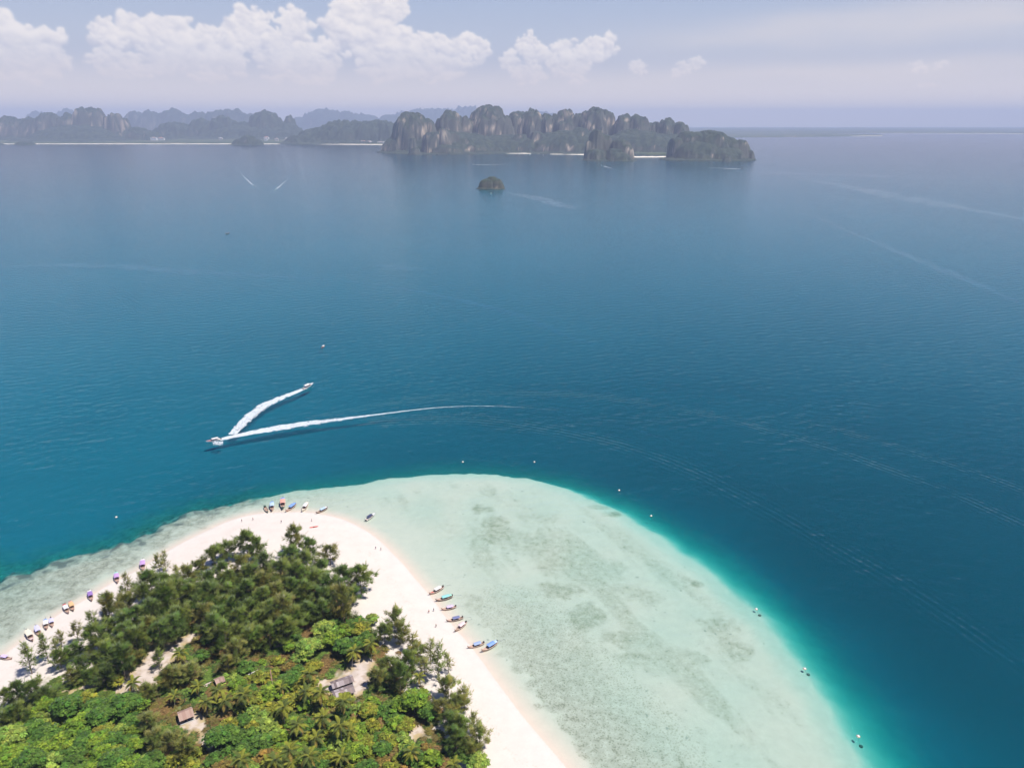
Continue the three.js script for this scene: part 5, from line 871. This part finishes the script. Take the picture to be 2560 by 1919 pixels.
// ---------------------------------------------------------------- huts and what stands and lies about the clearings
const sheetM = [std(0.19, 0.15, 0.145, 0.85), std(0.27, 0.225, 0.225, 0.85), std(0.34, 0.29, 0.285, 0.85), std(0.13, 0.10, 0.10, 0.85), std(0.22, 0.165, 0.15, 0.85)], thatchM = [std(0.30, 0.195, 0.155, 0.95), std(0.25, 0.16, 0.125, 0.95), std(0.34, 0.235, 0.19, 0.95)], plankM = std(0.27, 0.2, 0.15, 0.9), slabM = std(0.42, 0.42, 0.40, 0.95);
function hut(px, py, len, dep, wallH, rise, turn, sheets, mats, label, seed) {
  const R = rng(seed), t = new THREE.Group(), [x, , z] = P(px, py, 2 + wallH + rise * 0.6);
  t.position.set(x, groundH(x, z), z); t.rotation.y = turn;
  put(mesh(new THREE.BoxGeometry(len * 1.02, 0.3, dep * 1.1).translate(0, 0.1, 0.2), slabM), 'floor_slab', {}, t);
  const wl = put(mesh(merge([new THREE.BoxGeometry(len * 0.94, wallH, 0.1).translate(0, wallH / 2 + 0.2, -dep * 0.4), new THREE.BoxGeometry(0.1, wallH, dep * 0.72).translate(-len * 0.46, wallH / 2 + 0.2, -0.1), new THREE.BoxGeometry(0.1, wallH, dep * 0.72).translate(len * 0.46, wallH / 2 + 0.2, -0.1), new THREE.BoxGeometry(len * 0.5, wallH, 0.1).translate(-len * 0.2, wallH / 2 + 0.2, dep * 0.3)]), plankM), 'wall', {}, t);
  put(mesh(new THREE.BoxGeometry(0.9, wallH * 0.86, 0.06).translate(-len * 0.05, wallH * 0.43 + 0.2, dep * 0.3 + 0.08), darkM), 'door', {}, wl);
  for (const sx of [-0.47, 0, 0.47]) { const q = mesh(new THREE.CylinderGeometry(0.08, 0.09, wallH, 6).translate(0, wallH / 2 + 0.2, 0), plankM); q.position.set(sx * len, 0, dep * 0.5); put(q, 'post', {}, t); }
  const roof = put(new THREE.Group(), 'roof', {}, t), half = dep * 0.64, slope = Math.atan2(rise, half), L = Math.hypot(half, rise) + 0.35;
  for (const s of [-1, 1]) for (let i = 0; i < sheets; i++) {
    const w = len * 1.08 / sheets, g = new THREE.BoxGeometry(w * 0.985, 0.05, L, 7, 1, 1), p = g.attributes.position;
    for (let k = 0; k < p.count; k++) p.setY(k, p.getY(k) + 0.035 * Math.sin(p.getX(k) / w * 22));
    g.translate(0, 0, L / 2); g.computeVertexNormals();
    const m = mesh(g, mats[Math.floor(R() * mats.length)]); m.position.set(-len * 0.54 + w * (i + 0.5), wallH + rise + 0.32 + R() * 0.05, 0); m.rotation.set(slope + (R() - 0.5) * 0.03, s < 0 ? Math.PI : 0, 0, 'YXZ');
    put(m, 'roof_panel', {}, roof);
  }
  put(mesh(new THREE.CylinderGeometry(0.13, 0.13, len * 1.08, 6).rotateZ(Math.PI / 2).translate(0, wallH + rise + 0.38, 0), mats[0]), 'ridge_cap', {}, roof);
  return put(t, 'hut', { label, category: 'hut' });
}
const along = (a, b) => { const p = P2(...a), q = P2(...b); return Math.atan2(-(q[1] - p[1]), q[0] - p[0]); };
hut(855, 1704, 8.4, 3.1, 2.2, 0.75, along([830, 1715], [879, 1698]), 9, sheetM, 'upper of two grey-pink corrugated huts in the right clearing', 1);
hut(858, 1729, 8.0, 3.3, 2.2, 0.8, along([832, 1740], [881, 1723]), 9, sheetM, 'lower of two grey-pink corrugated huts, half behind palms', 2);
hut(463, 1783, 5.0, 4.0, 2.2, 1.5, along([450, 1797], [478, 1786]), 8, thatchM, 'small hut with a steep reddish brown thatched roof near the bottom left', 3);
hut(548, 1700, 3.4, 2.8, 2.0, 0.9, along([535, 1712], [562, 1700]), 5, thatchM, 'low dark red shed right behind the slatted deck', 4);
(function deck() {
  const t = new THREE.Group(), [x, , z] = P(520, 1716, 2.6), m = [std(0.52, 0.42, 0.38, 0.9), std(0.46, 0.36, 0.33, 0.9)];
  t.position.set(x, groundH(x, z), z); t.rotation.y = along([510, 1725], [530, 1717]);
  for (let i = 0; i < 9; i++) put(mesh(new THREE.BoxGeometry(3.6, 0.07, 0.34).translate(0, 0.6, -1.7 + i * 0.42), m[i % 2]), 'slat', {}, t);
  for (const [a, b] of [[-1.6, -1.6], [1.6, -1.6], [-1.6, 1.6], [1.6, 1.6]]) put(mesh(new THREE.BoxGeometry(0.14, 0.6, 0.14).translate(a, 0.28, b), plankM), 'leg', {}, t);
  put(t, 'slatted_deck', { label: 'pinkish slatted wooden deck among the palms at the bottom left', category: 'deck' });
})();
const bleach = std(0.56, 0.52, 0.47, 0.9), deadM = std(0.34, 0.19, 0.15, 0.95), mossM = std(0.16, 0.25, 0.035, 1);
(function frame() {
  const a = P(296, 1783, 5), b = P(318, 1768, 5), c = P(324, 1787, 3), t = new THREE.Group(); t.position.set(a[0], groundH(a[0], a[2]), a[2]);
  const r = (p) => [p[0] - a[0], p[1] - t.position.y, p[2] - a[2]];
  put(mesh(limb(r(a), r(b), 0.22, 0.2, 6), bleach), 'beam', {}, t); put(mesh(limb(r(b), r(c), 0.18, 0.16, 6), bleach), 'beam', {}, t);
  for (const p of [P(303, 1780, 5), b, c]) put(mesh(limb(r(p), [r(p)[0], -0.1, r(p)[2]], 0.14, 0.16, 6), bleach), 'post', {}, t);
  put(t, 'pergola', { label: 'bleached white timber frame sticking out of the green jungle', category: 'pergola' });
})();
(function rail() {
  const a = P(616, 1688, 3.4), b = P(645, 1674, 3.4), t = new THREE.Group(); t.position.set(a[0], groundH(a[0], a[2]), a[2]);
  const r = (p) => [p[0] - a[0], p[1] - t.position.y, p[2] - a[2]], at = (k, y) => [r(b)[0] * k, y, r(b)[2] * k];
  put(mesh(limb(r(a), r(b), 0.2, 0.18, 6), bleach), 'beam', {}, t);
  for (const k of [0.05, 0.4, 0.75, 0.97]) put(mesh(limb(at(k, -0.1), at(k, r(a)[1]), 0.12, 0.1, 6), bleach), 'post', {}, t);
  put(t, 'timber_rail', { label: 'white timber rail on short posts in the brown scrub left of the dead trunk', category: 'rail' });
})();
(function snag() {
  const t = new THREE.Group(), b = P(688, 1752, 2), top = P(675, 1675, 11); t.position.set(b[0], groundH(b[0], b[2]), b[2]);
  const r = (k) => [(top[0] - b[0]) * k, (top[1] - 2) * k, (top[2] - b[2]) * k];
  put(mesh(limb(r(0), r(1), 0.26, 0.14, 7), deadM), 'trunk', {}, t);
  const L = new Leaves(), R = rng(55); for (let i = 0; i < 420; i++) { const o = r(R() * 0.62), d = unit(R); L.blade([o[0] + d[0] * 0.3, o[1] + d[1] * 0.3, o[2] + d[2] * 0.3], [d[0] * 0.5, -0.4 + d[1] * 0.3, d[2] * 0.5], 0.3, d, [1, 1, 1]); }
  put(mesh(L.build(), leafM(0.17, 0.28, 0.03, 0.3)), 'creeper', {}, t);
  put(t, 'dead_tree', { label: 'bare reddish dead trunk with green creeper climbing its lower half', category: 'dead tree' });
})();
function log(a, b, ha, hb, r, m, name, label, category) { const p = P(...a, ha), q = P(...b, hb), t = mesh(limb([0, 0, 0], [q[0] - p[0], q[1] - p[1], q[2] - p[2]], r, r * 0.6, 7), m); t.position.set(...p); return put(t, name, { label, category }); }
log([902, 1712], [932, 1690], 2.5, 2.7, 0.35, std(0.38, 0.29, 0.25, 0.95), 'fallen_log', 'grey-brown fallen log lying right of the twin huts', 'log');
log([513, 1640], [517, 1620], 2, 6, 0.2, deadM, 'tree_stump', 'thin reddish bare stump below the dark stand', 'tree stump');
log([340, 1918], [352, 1900], 3, 5.5, 0.16, bleach, 'dead_branch', 'bleached bare branch over dark green at the bottom left', 'branch');
log([461, 1756], [460, 1744], 2, 6.5, 0.2, std(0.42, 0.38, 0.38, 0.9), 'tree_stump', 'pale bare stump standing just above the small hut', 'tree stump');
log([560, 1880], [548, 1900], 2.6, 2.4, 0.2, std(0.3, 0.22, 0.16, 0.9), 'fallen_log', 'brown log in the scrub below the bare sand patch', 'log');
// a red canoe and people on the sand
(function canoe() { const t = new THREE.Group(), g = loft([[-2.1, 0.04, 0.3, 0.42], [-1.4, 0.3, 0.02, 0.36], [0, 0.4, 0, 0.32], [1.4, 0.3, 0.02, 0.36], [2.1, 0.04, 0.3, 0.42]]); put(mesh(g, paint(0.62, 0.13, 0.10, 0.4)), 'hull', {}, t); put(mesh(new THREE.BoxGeometry(0.5, 0.05, 0.6).translate(0, 0.3, 0), darkM), 'seat', {}, t); put(mesh(plate([[-2.1, 0.04, 0.3, 0.42], [-1.4, 0.3, 0.02, 0.36], [0, 0.4, 0, 0.32], [1.4, 0.3, 0.02, 0.36], [2.1, 0.04, 0.3, 0.42]], 0.6, 2, 0.02), paint(0.66, 0.17, 0.13, 0.4)), 'deck', {}, t); const p = P2(784, 1315, 2); t.position.set(p[0], groundH(p[0], p[1]) + 0.02, p[1]); t.rotation.y = 0.35; t.scale.setScalar(1.2); put(t, 'canoe', { label: 'small red canoe on the sand by the treetops of the island tip', category: 'canoe' }); })();
const bodyG = (() => {                                    // a standing figure: joints and radii, joined smoothly and meshed as one surface
  const B = [[0, 1.66, 0, 0, 1.72, 0.01, 0.115, 0.105], [0, 1.4, 0, 0, 1.6, 0, 0.065, 0.055], [0, 1.0, 0, 0, 1.36, 0, 0.14, 0.17], [0, 0.9, 0, 0, 1.02, 0, 0.155, 0.14], [-0.19, 1.4, 0, 0.19, 1.4, 0, 0.075, 0.075]];
  for (const s of [-1, 1]) { B.push([s * 0.2, 1.38, 0, s * 0.27, 1.1, -0.02, 0.06, 0.045], [s * 0.27, 1.1, -0.02, s * 0.29, 0.86, 0.06, 0.044, 0.032], [s * 0.29, 0.86, 0.06, s * 0.29, 0.75, 0.09, 0.04, 0.026], [s * 0.1, 0.9, 0, s * 0.13, 0.48, s * 0.05, 0.1, 0.062], [s * 0.13, 0.48, s * 0.05, s * 0.14, 0.08, s * 0.02 - 0.02, 0.062, 0.042], [s * 0.14, 0.05, s * 0.02 - 0.03, s * 0.16, 0.035, s * 0.02 + 0.16, 0.045, 0.035]); }
  const N = 56, mc = new MarchingCubes(N, barkM, false, false, 60000), S = 0.95;
  for (let k = 0; k < N; k++) for (let j = 0; j < N; j++) for (let i = 0; i < N; i++) {
    const x = ((i / N) * 2 - 1) * S, y = ((j / N) * 2 - 1) * S + 0.92, z = ((k / N) * 2 - 1) * S; let e = 0;
    for (const b of B) { const ux = b[3] - b[0], uy = b[4] - b[1], uz = b[5] - b[2], t = clamp(((x - b[0]) * ux + (y - b[1]) * uy + (z - b[2]) * uz) / (ux * ux + uy * uy + uz * uz)); e += Math.exp(-(Math.hypot(x - b[0] - ux * t, y - b[1] - uy * t, z - b[2] - uz * t) - mix(b[6], b[7], t)) * 45); }
    mc.field[k * N * N + j * N + i] = Math.log(e + 1e-9) / 45;
  }
  mc.isolation = 0; mc.update();
  const n = mc.count, g = new THREE.BufferGeometry(), p = new Float32Array(n * 3);
  for (let i = 0; i < n; i++) { p[i * 3] = mc.positionArray[i * 3] * S; p[i * 3 + 1] = mc.positionArray[i * 3 + 1] * S + 0.92; p[i * 3 + 2] = mc.positionArray[i * 3 + 2] * S; }
  g.setAttribute('position', new THREE.BufferAttribute(p, 3)); g.setAttribute('normal', new THREE.BufferAttribute(mc.normalArray.slice(0, n * 3), 3));
  return g;
})();
const skinM = [std(0.42, 0.26, 0.18, 0.6), std(0.28, 0.16, 0.10, 0.6)], hairM = std(0.03, 0.022, 0.018, 0.7);
const shortsG = new THREE.CylinderGeometry(0.19, 0.23, 0.34, 12, 1, true).translate(0, 0.86, 0), shirtG = new THREE.CylinderGeometry(0.2, 0.21, 0.46, 12, 1, true).scale(1, 1, 0.92).translate(0, 1.2, 0), hairG = new THREE.SphereGeometry(0.125, 10, 6, 0, 6.3, 0, 1.7).translate(0, 1.73, -0.015);
[[703, 1307, 'dark', 'blue', 'standing on the sand above the stand, left'], [779, 1302, 'white', 'slate', 'standing on the sand above the red canoe'], [939, 1370, 'slate', 'slate', 'on the beach right of the stand, left of two'], [952, 1372, 'salmon', 'navy', 'on the beach right of the stand, right of two'], [1072, 1529, 'red', 'navy', 'on the sand left of the row of moored boats'], [1084, 1524, 'navy', 'blue', 'on the wet sand by the lilac-roofed boat'], [1090, 1565, 'green', 'navy', 'walking on the sand below the slate-roofed boat'], [604, 1302, 'red', 'slate', 'by the waterline left of the dark green boat'], [632, 1298, 'pink', 'navy', 'at the waterline just left of the dark green boat']].forEach(([x, y, top, low, w], i) => {
  const t = new THREE.Group(), p = P(x, y, 1), h = Math.max(-0.1, groundH(p[0], p[2]));
  put(mesh(bodyG, skinM[i % 2]), 'body', {}, t); put(mesh(shirtG, cloth[top] ?? hairM), 'shirt', {}, t); put(mesh(shortsG, cloth[low]), 'shorts', {}, t); put(mesh(hairG, hairM), 'hair', {}, t);
  t.position.set(p[0], h, p[2]); t.rotation.y = i * 1.7; put(t, 'person', { label: `tiny person ${w}`, category: 'person' });
});
renderer.render(scene, camera);
